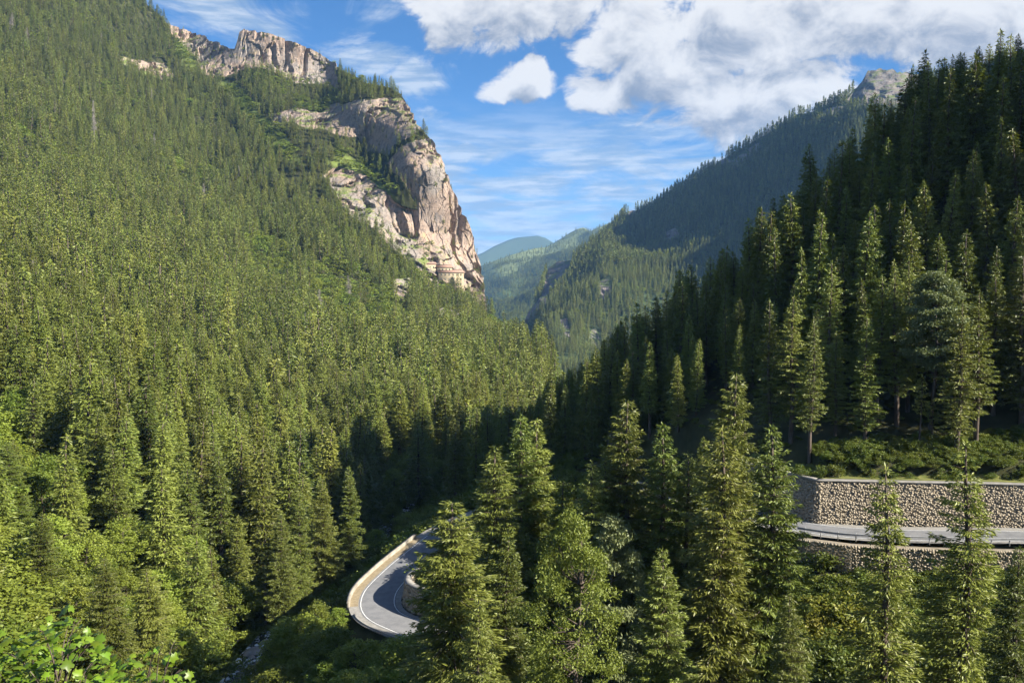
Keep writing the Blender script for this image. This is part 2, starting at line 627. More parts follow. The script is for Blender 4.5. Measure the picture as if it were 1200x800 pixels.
L_TOP = curve([(-260, -120), (60, -90), (120, -50), (150, -20), (170, 4), (190, 22), (200, 30), (212, 33), (240, 40), (255, 50), (268, 58), (274, 58), (280, 38),
               (286, 34), (330, 44), (345, 50), (360, 56), (395, 76), (420, 92), (450, 104), (470, 114), (485, 132), (492, 147), (505, 162), (513, 174),
               (530, 213), (545, 253), (558, 293), (565, 325), (569, 357), (585, 374), (600, 386), (620, 401), (632, 416), (645, 440), (660, 474)])
L_BOT = curve([(-260, 990), (0, 970), (150, 915), (266, 815), (400, 680), (520, 575), (640, 490), (660, 500)])
L_ROCK = [
    [(196, 26), (240, 38), (262, 52), (275, 56), (281, 32), (332, 42), (350, 50), (372, 60), (394, 74), (397, 104), (380, 100), (350, 98), (330, 88), (305, 79), (290, 80),
     (262, 90), (250, 90), (238, 86), (228, 66), (214, 52), (200, 40)],
    [(130, 66), (150, 66), (175, 70), (196, 72), (204, 88), (190, 94), (175, 88), (150, 78)],
    [(405, 72), (420, 76), (422, 92), (408, 88)],
    [(318, 132), (345, 126), (372, 130), (390, 119), (420, 117), (450, 116), (466, 114), (482, 124), (493, 148), (480, 160), (462, 170), (455, 182), (445, 180), (430, 178),
     (420, 160), (400, 160), (380, 150), (362, 152), (345, 140), (322, 146)],
    [(455, 190), (470, 172), (486, 164), (505, 160), (518, 170), (535, 212), (550, 254), (563, 294), (572, 328), (574, 360), (556, 352), (540, 340), (524, 334), (505, 322),
     (488, 314), (470, 294), (455, 283), (440, 266), (420, 254), (400, 238), (380, 208), (400, 195), (430, 205), (455, 222), (470, 238), (490, 246), (486, 232), (474, 212)],
    [(505, 372), (520, 362), (526, 366), (530, 360), (545, 368), (548, 384), (535, 388), (520, 384), (508, 380)],
    [(462, 330), (482, 328), (484, 345), (474, 356), (464, 350)], [(558, 384), (574, 385), (576, 392), (558, 392)]]
L_MEAD = [[(248, 88), (264, 90), (302, 126), (338, 160), (356, 196), (342, 192), (300, 152), (270, 118)],
          [(568, 360), (602, 385), (640, 425), (628, 424), (590, 402), (562, 384)], [(380, 196), (400, 178), (440, 196), (470, 236), (440, 220), (400, 200)],
          [(206, 42), (222, 60), (232, 86), (216, 84), (206, 62)]]


def facets(x, y, z, sx, sz, seed):
    """broken blocks: every cell has its own offset and tilt, with sharp edges between them"""
    X, Y, Z = x / sx, y / sx, z / sz
    xi, yi, zi = np.floor(X), np.floor(Y), np.floor(Z)
    best = np.full(x.shape, 1e9)
    val = np.zeros(x.shape)
    for a in (-1, 0, 1):
        for b in (-1, 0, 1):
            for c in (-1, 0, 1):
                cx, cy, cz = xi + a, yi + b, zi + c
                r1, r2, r3 = _hash(cx + seed, cy, cz), _hash(cx, cy + seed, cz + 7), _hash(cx + 3, cy, cz + seed)
                dx, dy, dz = X - cx - r1, Y - cy - r2, Z - cz - r3
                d = dx * dx + dy * dy + dz * dz
                v = (_hash(cx + 11, cy + seed, cz) - .5) + (r2 - .5) * 1.3 * dx + (r3 - .5) * 1.3 * dy + (r1 - .5) * .9 * dz
                m = d < best
                best = np.where(m, d, best)
                val = np.where(m, v, val)
    return val


def left_disp(pos, rock, PX, PY):
    x, y, z = pos[..., 0], pos[..., 1], pos[..., 2]
    d = np.zeros_like(pos)
    far = np.clip((y - 150) / 300, 0, 1)
    d[..., 2] += far * 26 * (fbm(x / 130, y / 130, z / 260, 3) - .5) * (1 - rock)
    d[..., 2] += np.clip(y / 300, .2, 1) * 7 * (fbm(x / 30, y / 30, .5, 3) - .5) * (1 - rock)
    big = fbm(x / 70, y / 70, z / 110, 3) - .5
    wx, wy, wz = (3 * (fbm(x / 9 + o_, y / 9, z / 9, 2) - .5) for o_ in (0, 31, 57))
    bands = fbm(x / 120, y / 120, z / 13, 2) - .5
    gully = np.abs(2 * fbm(x / 24, y / 24, z / 170, 3) - 1)
    amt = rock * (22 * big + 5.5 * facets(x + wx, y + wy, z + wz, 27, 46, 5) + 2.4 * facets(x + wx, y + wy, z + wz, 11, 24, 9) + .9 * facets(x, y, z, 4.5, 8, 2)
                  + 5 * bands - 10 * np.clip(.14 - gully, 0, 1) / .14)
    d[..., 0] += .55 * amt
    d[..., 1] -= .80 * amt
    crag = np.zeros(rock.shape)
    for p in L_ROCK[5:]:
        crag = np.maximum(crag, inside(PX, PY, p).astype(float))
    crag = blur(crag, 4)
    d[..., 1] -= 14 * crag
    d[..., 2] += 4 * crag
    return d


lpx = np.concatenate([np.arange(-140, 150, 2.2), np.arange(150, 470, 1.25), np.arange(470, 575, .62), np.arange(575, 661, 1.3)])
LEFT = sheet('left_mountain', lpx, L_TOP, L_BOT, 420, left_depth, L_ROCK, M['left_mtn'], 'steep forested mountainside with pale cliffs along its crest', L_MEAD, left_disp)

# --- right far mountain
R_CTRL = [(1250, 40, 1600), (1150, 76, 2050), (1030, 84, 2120), (930, 135, 2250), (840, 188, 2380), (735, 246, 2560), (660, 304, 2200), (640, 330, 2080), (612, 384, 1900),
          (605, 400, 1950), (640, 400, 1700), (700, 400, 1650), (700, 350, 1800), (740, 330, 1850), (800, 330, 1830), (900, 260, 1850), (1000, 220, 1750), (740, 290, 2150),
          (800, 262, 2080), (850, 240, 2050), (900, 215, 2000), (1000, 170, 1850), (650, 450, 1500), (800, 440, 1500), (1000, 330, 1500), (1250, 200, 1350), (1250, 440, 1150), (600, 480, 1550)]
_rd = TPS([(a, b) for a, b, c in R_CTRL], [math.log(c) for a, b, c in R_CTRL], 1e-4)
right_depth = lambda x, y: np.exp(_rd(x, y))
R_TOP = curve([(596, 412), (605, 398), (612, 384), (624, 362), (634, 338), (641, 316), (655, 306), (668, 305), (690, 291), (710, 272), (726, 256), (733, 249), (745, 247), (760, 243),
               (800, 218), (840, 192), (880, 168), (926, 141), (934, 134), (952, 132), (970, 124), (992, 113), (1004, 104), (1016, 90), (1030, 84), (1060, 89), (1100, 92),
               (1130, 80), (1150, 76), (1250, 40)])
R_BOT = curve([(596, 480), (700, 470), (850, 420), (1000, 330), (1250, 240)])
R_ROCK = [[(640, 312), (652, 302), (669, 302), (666, 318), (655, 330), (645, 345), (640, 362), (628, 374), (614, 388), (606, 386), (620, 366), (632, 352), (636, 335)],
          [(985, 128), (1003, 104), (1018, 86), (1036, 80), (1066, 88), (1088, 92), (1080, 112), (1052, 134), (1030, 136), (1005, 132)],
          [(835, 197), (850, 188), (862, 196), (845, 205)], [(655, 382), (664, 378), (668, 400), (660, 404)], [(1110, 88), (1130, 76), (1152, 72), (1160, 90)],
          [(728, 254), (740, 246), (748, 250), (738, 262)], [(848, 200), (868, 184), (884, 180), (880, 192), (858, 208)], [(700, 340), (712, 336), (716, 352), (704, 358)],
          [(776, 272), (792, 262), (796, 272), (784, 280)], [(690, 392), (700, 388), (704, 402), (694, 406)], [(960, 136), (985, 124), (990, 134), (968, 146)], [(876, 176), (890, 168), (894, 180), (880, 186)], [(926, 140), (952, 132), (954, 138), (930, 146)]]


def right_disp(pos, rock, PX, PY):
    x, y, z = pos[..., 0], pos[..., 1], pos[..., 2]
    d = np.zeros_like(pos)
    rid = 1 - np.abs(2 * fbm(x / 420, y / 420, z / 600, 4) - 1)
    d[..., 2] += 70 * (rid - .75) + 20 * (fbm(x / 70, y / 70, z / 200, 3) - .5)
    amt = rock * (60 * (fbm(x / 80, y / 80, z / 110, 4) - .5) + 22 * (fbm(x / 18, y / 18, z / 50, 3) - .5))
    d[..., 0] -= .7 * amt
    d[..., 1] -= .7 * amt
    fade = np.clip((PY - R_TOP(PX)) / 25, .12, 1)[..., None]
    return d * np.maximum(fade, rock[..., None] * .6)


R_TOP2 = lambda x: R_TOP(x) - 7 * np.clip((x - 960) / 40, .25, 1) * (fbm(x / 9, 0 * x + .5, 0 * x, 4, .6) - .5) * 1.6
RIGHT = sheet('right_mountain', np.arange(596, 1250, 1.6), R_TOP2, R_BOT, 210, right_depth, R_ROCK, M['right_mtn'], 'higher wooded mountain closing the valley, grey crag on top', (), right_disp,
              back=((60, -10), (300, -160), (900, -600)))

# --- green hill farther back and the blue ridge behind it
H_TOP = curve([(520, 345), (550, 322), (566, 311), (580, 306), (600, 299), (625, 292), (640, 290), (655, 281), (668, 272), (678, 267), (684, 266), (692, 270), (710, 262), (740, 252), (820, 215)])
_hd = TPS([(520, 345), (566, 311), (640, 290), (684, 266), (740, 252), (820, 215), (560, 360), (620, 340), (680, 320), (740, 300), (560, 420), (640, 420), (740, 400), (820, 330), (600, 318), (660, 298)],
          [math.log(v) for v in (5600, 5600, 6000, 6200, 6300, 6400, 4300, 4300, 4500, 5000, 3000, 3000, 3200, 4500, 4900, 5400)], 1e-4)


def hill_disp(pos, rock, PX, PY):
    x, y, z = pos[..., 0], pos[..., 1], pos[..., 2]
    d = np.zeros_like(pos)
    rid = 1 - np.abs(2 * fbm(x / 700 + 3.1, y / 1500, 0.7, 4) - 1)
    d[..., 2] += (230 * (rid - .72) + 50 * (fbm(x / 160, y / 160, 0.2, 4) - .5)) * np.clip((PY - H_TOP(PX)) / 30, .08, 1)
    return d


HILL = sheet('far_hill', np.arange(520, 821, 2.0), H_TOP, curve([(520, 430), (820, 400)]), 90, lambda x, y: np.exp(_hd(x, y)), [], M['far_hill'], 'grassy green hill far up the valley',
             [[(540, 300), (740, 240), (830, 200), (830, 250), (700, 290), (600, 322), (540, 340)]], hill_disp, back=((200, -20), (900, -200), (2000, -600)))
B_TOP = curve([(300, 345), (480, 330), (540, 312), (556, 300), (566, 296), (580, 288), (596, 281), (606, 278), (620, 277), (630, 276), (640, 279), (652, 287), (670, 292), (760, 310), (900, 330)])


def blue_disp(pos, rock, PX, PY):
    x, y, z = pos[..., 0], pos[..., 1], pos[..., 2]
    d = np.zeros_like(pos)
    d[..., 2] += 160 * (fbm(x / 500, y / 900, .3, 4) - .5) * np.clip((PY - B_TOP(PX)) / 30, .1, 1)
    return d


sheet('blue_ridge', np.arange(300, 901, 3.0), B_TOP, curve([(300, 380), (900, 380)]), 40, lambda x, y: 11500 - (y - 276) * 28, [], M['right_mtn'], 'hazy blue ridge farthest away', (), blue_disp,
      back=((300, -40), (900, -250), (1500, -700)))

# --- the ground sheet down in the valleys, out to the horizon
m_ = Soup()
m_.add([(-13500, -3000, -190), (13500, -3000, -190), (13500, 13500, -190), (-13500, 13500, -190)], [(0, 1, 2, 3)])
tag(link('ground', m_.mesh('ground', M['soil'])), kind='structure')


# ------------------------------------------------------------------ near valley: road, slopes, stream
def catmull(pts, step=1.0):
    p = np.asarray(pts, float)
    p = np.vstack([2 * p[0] - p[1], p, 2 * p[-1] - p[-2]])
    out = []
    for i in range(1, len(p) - 2):
        n = max(2, int(np.linalg.norm(p[i + 1] - p[i]) / step))
        t = np.linspace(0, 1, n, endpoint=False)[:, None]
        a, b, c, d = p[i - 1], p[i], p[i + 1], p[i + 2]
        out.append(.5 * (2 * b + (c - a) * t + (2 * a - 5 * b + 4 * c - d) * t ** 2 + (3 * b - a - 3 * c + d) * t ** 3))
    return np.vstack(out + [p[-2][None]])


ROAD = catmull([(120, 101, -31), (100, 105, -31.1), (82, 108.6, -31.2), (64, 111.5, -31.3), (52, 112.3, -31.4), (43, 114.3, -31.5), (36, 119.5, -31.6), (29.5, 128, -31.8), (22, 140, -32),
                (14, 151.5, -33), (5, 158, -36.4), (-4, 160, -40.4), (-11, 154.5, -42.4), (-14.8, 146, -43.4), (-18.0, 138.5, -44.6), (-20.0, 131.5, -45.7), (-18.8, 125.5, -46.5),
                (-13.6, 120.6, -47), (-4, 114.5, -48.6), (6, 107, -50.5), (16, 98, -52.5)], .8)


def frame_of(path):
    t = np.gradient(path[:, :2], axis=0)
    t /= np.linalg.norm(t, axis=1)[:, None]
    return t, np.stack([t[:, 1], -t[:, 0]], -1)       # tangent, right-hand side


RT, RN = frame_of(ROAD)
G_CTRL = [(27, 136, -26), (45, 121, -25.4), (65, 119, -25), (90, 116, -24.5), (120, 112, -24), (45, 135, -20.5), (65, 135, -17), (90, 130, -12), (45, 160, -13.5), (67, 160, -2),
          (10, 240, -45), (28, 215, -29), (48, 196, -13), (58, 188, 0), (67, 180, 9), (78, 168, 17), (95, 155, 26), (102, 150, 34), (116, 144, 48), (140, 134, 62), (180, 120, 76), (250, 110, 90), (60, 240, -28), (100, 240, -5),
          (150, 240, 15), (30, 300, -58), (100, 340, -45), (200, 300, 10), (0, 300, -59), (-10, 220, -52), (-40, 140, -59), (-42, 100, -58), (-50, 60, -57.5), (-60, 0, -57), (-30, 200, -59.5),
          (-23, 300, -61), (20, 420, -66), (24, 620, -80), (150, 420, -60), (-32, 137, -55), (-80, 100, -60), (-100, 200, -64), (-100, 400, -70),
          (0, 0, -1.8), (0, -8, -1), (0, 6, -3.6), (0, 20, -17), (0, 40, -33), (-5, 72, -43), (5, 85, -46), (25, 80, -45), (-20, 60, -47), (-20, 30, -31), (-25, 0, -14), (-42, 30, -50),
          (30, 40, -30), (40, 60, -40), (42, 85, -43), (45, 100, -39.5), (48, 105.5, -37.4), (70, 99, -38.5), (70, 60, -38), (95, 94, -38), (60, 0, -5), (60, 30, -24), (100, 40, -28),
          (150, 80, -20), (120, 96, -36), (0, -40, 4), (60, -40, 2), (-60, -40, -25), (150, 0, 0), (250, 40, 60), (250, 250, 45),
          (0, 140, -37), (6, 130, -38.5), (-8, 131, -42), (12, 120, -42.5), (0, 176, -38), (20, 168, -30), (32, 150, -21), (-25, 160, -52), (-30, 120, -53), (-22, 110, -50), (-26, 90, -50)]
_gd = TPS([(a, b) for a, b, c in G_CTRL], [c for a, b, c in G_CTRL], 1e-3)
WALL = np.array([(120, 105.6), (100, 109.8), (82, 113.4), (64, 116.4), (52, 117.5), (41, 118.6), (37.6, 124.6), (33.5, 131.5)])
LWALL = np.array([(120, 96.6), (100, 100.6), (82, 104.2), (64, 107.1), (52, 108), (42.5, 109.6), (37, 112.6)])


def seg_dist(x, y, line):
    """distance to a polyline, side (+ = right of travel), position along it 0..1 and nearest index"""
    best = np.full(np.shape(x), 1e9)
    side = np.zeros(np.shape(x))
    zz = np.zeros(np.shape(x))
    for i in range(len(line) - 1):
        a, b = line[i], line[i + 1]
        d = b[:2] - a[:2]
        L2 = d @ d + 1e-9
        t = np.clip(((x - a[0]) * d[0] + (y - a[1]) * d[1]) / L2, 0, 1)
        ex, ey = x - a[0] - t * d[0], y - a[1] - t * d[1]
        q = np.hypot(ex, ey)
        m = q < best
        best = np.where(m, q, best)
        side = np.where(m, np.sign(ex * d[1] - ey * d[0]), side)
        if len(a) > 2:
            zz = np.where(m, a[2] + t * (b[2] - a[2]), zz)
    return best, side, zz


def ground_z(x, y):
    x, y = np.broadcast_arrays(np.asarray(x, float), np.asarray(y, float))
    shp = x.shape
    x, y = x.ravel(), y.ravel()
    z = _gd(x, y) + 2.0 * (fbm(x / 16, y / 16, .4, 3) - .5) + .6 * (fbm(x / 4, y / 4, .4, 2) - .5)
    near = (x > -45) & (x < 125) & (y > 88) & (y < 172)
    if near.any():
        xs, ys, zs = x[near], y[near], z[near]
        d, s, rz = seg_dist(xs, ys, ROAD[::3])
        sd = d * s                                        # + on the right hand of travel
        upper = rz > -33.4
        flat_r = np.where(upper, np.clip((9.0 - sd) / 1.6, 0, 1), np.clip((8.0 - sd) / 4.5, 0, 1))
        flat_l = np.where(upper, np.clip((sd + 4.2) / 1.8, 0, 1), np.clip((sd + 8.5) / 4.5, 0, 1))
        w = np.minimum(flat_r, flat_l)
        zs = zs * (1 - w) + (rz - .35) * w
        z[near] = zs
    return z.reshape(shp)


gx, gy = np.arange(-130, 262, 1.7), np.arange(-45, 640, 1.7)
GX, GY = np.meshgrid(gx, gy)
GZ = ground_z(GX, GY)
me = mesh_from('valley_ground', np.stack([GX, GY, GZ], -1).reshape(-1, 3), grid_faces(*GX.shape), M['soil'], True)
tag(link('valley_ground', me), kind='structure', label='forest floor of the valley and the near slopes')


def ribbon(path, offs, dz, mat, name, parent=None, cross=1):
    t, n = frame_of(path)
    o = np.linspace(offs[0], offs[1], cross + 1)
    v = np.zeros((len(path), cross + 1, 3))
    v[..., :2] = path[:, None, :2] + n[:, None, :] * o[None, :, None]
    v[..., 2] = path[:, 2, None] + dz
    me = mesh_from(name, v.reshape(-1, 3), grid_faces(len(path), cross + 1), mat, True)
    return link(name, me, parent)


def sweep(path, section, mat, name, parent=None):
    """extrude a closed section (offset to the right, height) along a path"""
    t, n = frame_of(path)
    s = np.asarray(section, float)
    k = len(s)
    v = np.zeros((len(path), k, 3))
    v[..., :2] = path[:, None, :2] + n[:, None, :] * s[None, :, 0, None]
    v[..., 2] = path[:, 2, None] + s[None, :, 1]
    f = []
    for i in range(len(path) - 1):
        for j in range(k):
            q = (j + 1) % k
            f.append((i * k + j, i * k + q, (i + 1) * k + q, (i + 1) * k + j))
    sp = Soup()
    sp.add(v.reshape(-1, 3), f + [tuple(range(k))[::-1], tuple(range((len(path) - 1) * k, len(path) * k))])
    return link(name, sp.mesh(name, mat), parent)


road = ribbon(ROAD, (-2.7, 2.7), 0, M['asphalt'], 'road', cross=4)
tag(road, kind='structure', label='grey mountain road winding down round the spur')
sh = ribbon(ROAD, (-3.5, 4.2), -.02, M['concrete'], 'road_shoulder', cross=4)
tag(sh, kind='structure')
for a, b in ((-2.5, -2.38), (2.38, 2.5)):
    ribbon(ROAD, (a, b), .006, M['paint'], 'edge_line', road)
low_i = int(np.argmin(np.hypot(ROAD[:, 0] + 13, ROAD[:, 1] - 151)))
hi_i = int(np.argmin(np.hypot(ROAD[:, 0] + 20.6, ROAD[:, 1] - 127.5)))
# lower bend: outer bank is on the right hand of travel
OUT = ROAD[low_i:hi_i + 1]
verge = ribbon(OUT, (2.8, 4.0), .03, M['sandy'], 'gravel_verge', cross=2)
tag(verge, kind='structure', label='sandy verge outside the lower bend')
par = sweep(OUT, [(4.0, -2.2), (4.0, .48), (4.4, .48), (4.6, -2.2)], M['parapet'], 'parapet_wall')
tag(par, 'low pale parapet wall round the outside of the lower road bend', 'parapet')
cap = sweep(OUT, [(3.94, .482), (3.94, .57), (4.48, .57), (4.48, .482)], M['parapet'], 'coping', par)
OUT2 = ROAD[hi_i + 2:]
kb = sweep(OUT2, [(3.7, -.3), (3.7, .16), (4.0, .16), (4.0, -.3)], M['concrete'], 'kerb')
tag(kb, kind='structure')

# ---- rubble walls
_cube = np.array([(-1, -1, -1), (1, -1, -1), (1, 1, -1), (-1, 1, -1), (-.8, -.8, 1), (.8, -.8, 1), (.8, .8, 1), (-.8, .8, 1)], float) * .5
_cubef = [(0, 3, 2, 1), (4, 5, 6, 7), (0, 1, 5, 4), (1, 2, 6, 5), (2, 3, 7, 6), (3, 0, 4, 7)]


def resample(line, step):
    line = np.asarray(line, float)
    d = np.r_[0, np.cumsum(np.linalg.norm(np.diff(line, axis=0), axis=1))]
    n = max(2, int(d[-1] / step))
    s = np.linspace(0, d[-1], n)
    return np.stack([np.interp(s, d, line[:, i]) for i in range(line.shape[1])], -1)


def rubble_wall(name, line, zb, zt, lean, label, coping, stone=.5, seed=1):
    """battered wall of rough stones, faces the left-hand side of travel (towards the camera); stones proud of a dark core"""
    rg = np.random.default_rng(seed)
    root = link(name, None, loc=(line[0][0], line[0][1], zb))
    org = np.array([line[0][0], line[0][1], zb])
    H = zt - zb
    dl = resample(line, .9)
    t, n = frame_of(np.c_[dl, 0 * dl[:, 0]])
    sp = Soup()
    core = np.zeros((len(dl), 4, 3))
    for k, (o, h) in enumerate(((0, -.8), (lean, H), (lean + 1.1, H), (1.3, -.8))):
        core[:, k, :2] = dl + n * o
        core[:, k, 2] = zb + h
    f = []
    for i in range(len(dl) - 1):
        for j in range(4):
            q = (j + 1) % 4
            f.append((i * 4 + j, i * 4 + q, (i + 1) * 4 + q, (i + 1) * 4 + j))
    sp.add(core.reshape(-1, 3) - org, f + [(3, 2, 1, 0), tuple(range(len(dl) * 4 - 4, len(dl) * 4))])
    link('core', sp.mesh('wall_core', M['wall_core']), root)
    # stones
    V, Fc, T = [], [], []
    nst = 0
    L = np.r_[0, np.cumsum(np.linalg.norm(np.diff(dl, axis=0), axis=1))]
    h = 0.0
    while h < H - .1:
        hh = stone * rg.uniform(.6, 1.15)
        s = rg.uniform(-.4, 0)
        while s < L[-1]:
            ln = stone * rg.uniform(.65, 1.7)
            c = s + ln / 2
            if 0 < c < L[-1]:
                x, y = np.interp(c, L, dl[:, 0]), np.interp(c, L, dl[:, 1])
                i = min(int(np.searchsorted(L, c)), len(dl) - 1)
                tt, nn = t[i], n[i]
                zc = min(h + hh / 2 + rg.normal(0, .07), H - .12)
                o = lean * zc / H
                vv = _cube * np.array([ln * .97, hh * .98, rg.uniform(.12, .24)]) + rg.normal(0, .022, (8, 3))
                a = rg.normal(0, .22)
                ca, sa = math.cos(a), math.sin(a)
                lx, lz = vv[:, 0] * ca - vv[:, 1] * sa, vv[:, 0] * sa + vv[:, 1] * ca
                out = -vv[:, 2] - rg.uniform(-.05, .12)
                w = np.zeros((8, 3))
                w[:, 0] = x + tt[0] * lx + nn[0] * (o + out)
                w[:, 1] = y + tt[1] * lx + nn[1] * (o + out)
                w[:, 2] = zb + zc + lz
                V.append(w - org)
                T.append(np.full(8, rg.random()))
                for q in _cubef:
                    Fc.append([a_ + nst for a_ in q])
                nst += 8
            s += ln
        h += hh * .93
    me = mesh_from('wall_stones', np.concatenate(V), np.array(Fc), M['wall_stone'], False, {'tint': np.concatenate(T)})
    st_ = link('stones', me, root)
    st_['kind'] = 'stuff'
    if coping:
        cp = np.c_[dl, np.full(len(dl), zt)]
        o = sweep(cp, [(lean - .25, .02), (lean - .25, .24), (lean + .8, .24), (lean + .8, .02)], M['concrete'], 'coping', None)
        o.data.transform(__import__('mathutils').Matrix.Translation(-Vector(org)))
        o.parent = root
    tag(root, label, 'wall')
    return root


rubble_wall('retaining_wall', WALL, -31.7, -25.95, .9, 'tall rubble stone retaining wall on the uphill side of the upper road', True, .25, 3)
rubble_wall('retaining_wall', LWALL, -38.6, -31.75, -.9, 'rubble stone wall carrying the downhill edge of the upper road', False, .25, 4)
# inside of the lower bend
i0 = int(np.argmin(np.hypot(ROAD[:, 0] + 15.5, ROAD[:, 1] - 144)))
i1 = int(np.argmin(np.hypot(ROAD[:, 0] + 6, ROAD[:, 1] - 116)))
inn = ROAD[i0:i1:4]
tI, nI = frame_of(inn)
inner = (inn[:, :2] - nI * 3.7)
# faces the road, so runs the other way round
segs = inner[::-1]
w_in = rubble_wall('bend_wall', segs, -46.6, -43.0, .4, 'dark rubble wall holding the bank inside the lower road bend', True, .42, 5)
# verge between the upper wall and the wood
wl = np.c_[resample(WALL, 1.0), np.full(len(resample(WALL, 1.0)), -25.75)]
vg = ribbon(wl, (1.6, 7.5), 0, M['verge'], 'wall_verge', cross=3)
vm = vg.data
for v in vm.vertices:
    gz = float(ground_z(v.co.x, v.co.y))
    v.co.z = max(-25.8, min(gz + .1, -24.6)) if gz > -25.8 else -25.78
tag(vg, kind='structure', label='grassy strip along the top of the retaining wall')

# ---- guard rail on the outer edge of the upper road
gl = catmull([(p[0], p[1] + .75, -31.35) for p in LWALL], 1.0)
gr = link('guard_rail', None, loc=tuple(gl[0]))
org = Vector(gl[0])
sec = [(0, .45), (-.06, .50), (-.02, .56), (0, .60), (-.02, .64), (-.06, .70), (0, .75), (.03, .75), (.03, .45)]
rail = sweep(gl - np.array(gl[0]), sec, M['steel'], 'rail', gr)
pm = Soup()
pm.box((-.05, -.05, -.3), (.05, .05, .8))
pme = pm.mesh('rail_post', M['steel'])
acc = 0
for i in range(2, len(gl), 2):
    o = link('post', pme, gr)
    o.location = Vector(gl[i]) - org + Vector((0, .09, 0))
tag(gr, 'galvanised steel guard rail along the edge of the upper road', 'guard rail')

# ---- stream with boulders
STREAM = catmull([(-62, 0, -56.6), (-52, 60, -57.0), (-44, 100, -57.3), (-40.5, 120, -57.5), (-39.5, 140, -57.7), (-37, 165, -58), (-31, 200, -58.6), (-22, 300, -60), (0, 440, -65), (20, 600, -78)], 2.0)
m, t, out = new_mat('stream_water')
geo = t.new('ShaderNodeNewGeometry')
n1 = t.noise(t.vmath('MULTIPLY', geo.outputs['Position'], (1, .5, 1)), .9, 7, .65, .6)
foam = t.smooth(n1, .50, .60)
col = t.mix(foam, (.035, .045, .042), (.75, .78, .78))
b = principled(t, out, col, .12, .5, n1, .6, .25)
t.put(b.inputs['Roughness'], t.lin(foam, 0, 1, .08, .7))
M['water'] = m
st_o = ribbon(STREAM, (-3.2, 3.2), .25, M['water'], 'stream', cross=6)
tag(st_o, kind='structure', label='white rushing stream in the shaded gully')


def boulder_mesh(seed):
    rg = np.random.default_rng(seed)
    n, mth = 9, 14
    v = []
    for i in range(n):
        ph = math.pi * i / (n - 1)
        for j in range(mth):
            th = 2 * math.pi * j / mth
            v.append((math.sin(ph) * math.cos(th), math.sin(ph) * math.sin(th), math.cos(ph)))
    v = np.array(v)
    r = .75 + .6 * (fbm(v[:, 0] * 1.3 + seed, v[:, 1] * 1.3, v[:, 2] * 1.3, 3) - .3)
    v = v * r[:, None] * np.array([1.2, .9, .75])
    f = [(i * mth + j, (i + 1) * mth + j, (i + 1) * mth + (j + 1) % mth, i * mth + (j + 1) % mth) for i in range(n - 1) for j in range(mth)]
    return mesh_from('boulder', v, np.array(f), M['boulder'], False)


bm = [boulder_mesh(s) for s in (3, 8, 14)]
BL = [(299, 744, 138, 1.5, 'largest pale boulder standing at the head of the stream rapids'), (310, 736, 142, 1.0, 'brown boulder above the stream rapids'),
      (291, 754, 137, 1.1, 'rounded boulder on the near bank of the stream rapids'), (318, 748, 140, .8, 'small boulder on the road side of the stream'),
      (296, 772, 136, .8, 'dark boulder midway down the white stream'), (308, 790, 133, 1.2, 'boulder in the lowest visible bend of the stream')]
for k, (px, py, Y, s, lb) in enumerate(BL):
    p = P(px, py, Y)
    zc = float(ground_z(p[0], p[1]))
    o = link('boulder', bm[k % 3], loc=(p[0], p[1], max(zc, -58) + .35 * s))
    o.scale = (s, s, s)
    o.rotation_euler = (0, 0, k * 1.3)
    tag(o, lb, 'boulder', 'boulders along the stream')
p = P(717, 536, 168)
o = link('standing_boulder', bm[1], loc=(p[0], p[1], float(ground_z(p[0], p[1])) + 1.4))
o.scale = (1.2, 1.0, 2.9)
tag(o, 'tall pale boulder standing beside the road at the edge of the dark wood', 'boulder')
#@@PART2


# ------------------------------------------------------------------ vegetation prototypes
def sprays(c, d, w, ln, wd, tint, fold=.25):
    """diamond leaf blades: c base, d direction, w side vector (unit arrays), ln, wd sizes"""
    n = len(c)
    up = np.cross(d, w)
    v = np.empty((n, 4, 3))
    v[:, 0] = c
    v[:, 1] = c + d * (ln * .5)[:, None] + w * (wd * .5)[:, None] - up * (wd * fold)[:, None]
    v[:, 2] = c + d * ln[:, None]
    v[:, 3] = c + d * (ln * .5)[:, None] - w * (wd * .5)[:, None] - up * (wd * fold)[:, None]
    f = np.arange(n * 4).reshape(n, 4)
    f = np.concatenate([f[:, [0, 1, 2]], f[:, [0, 2, 3]]])
    return v.reshape(-1, 3), f, np.repeat(tint, 4)


def unit(a):
    return a / (np.linalg.norm(a, axis=-1, keepdims=True) + 1e-9)


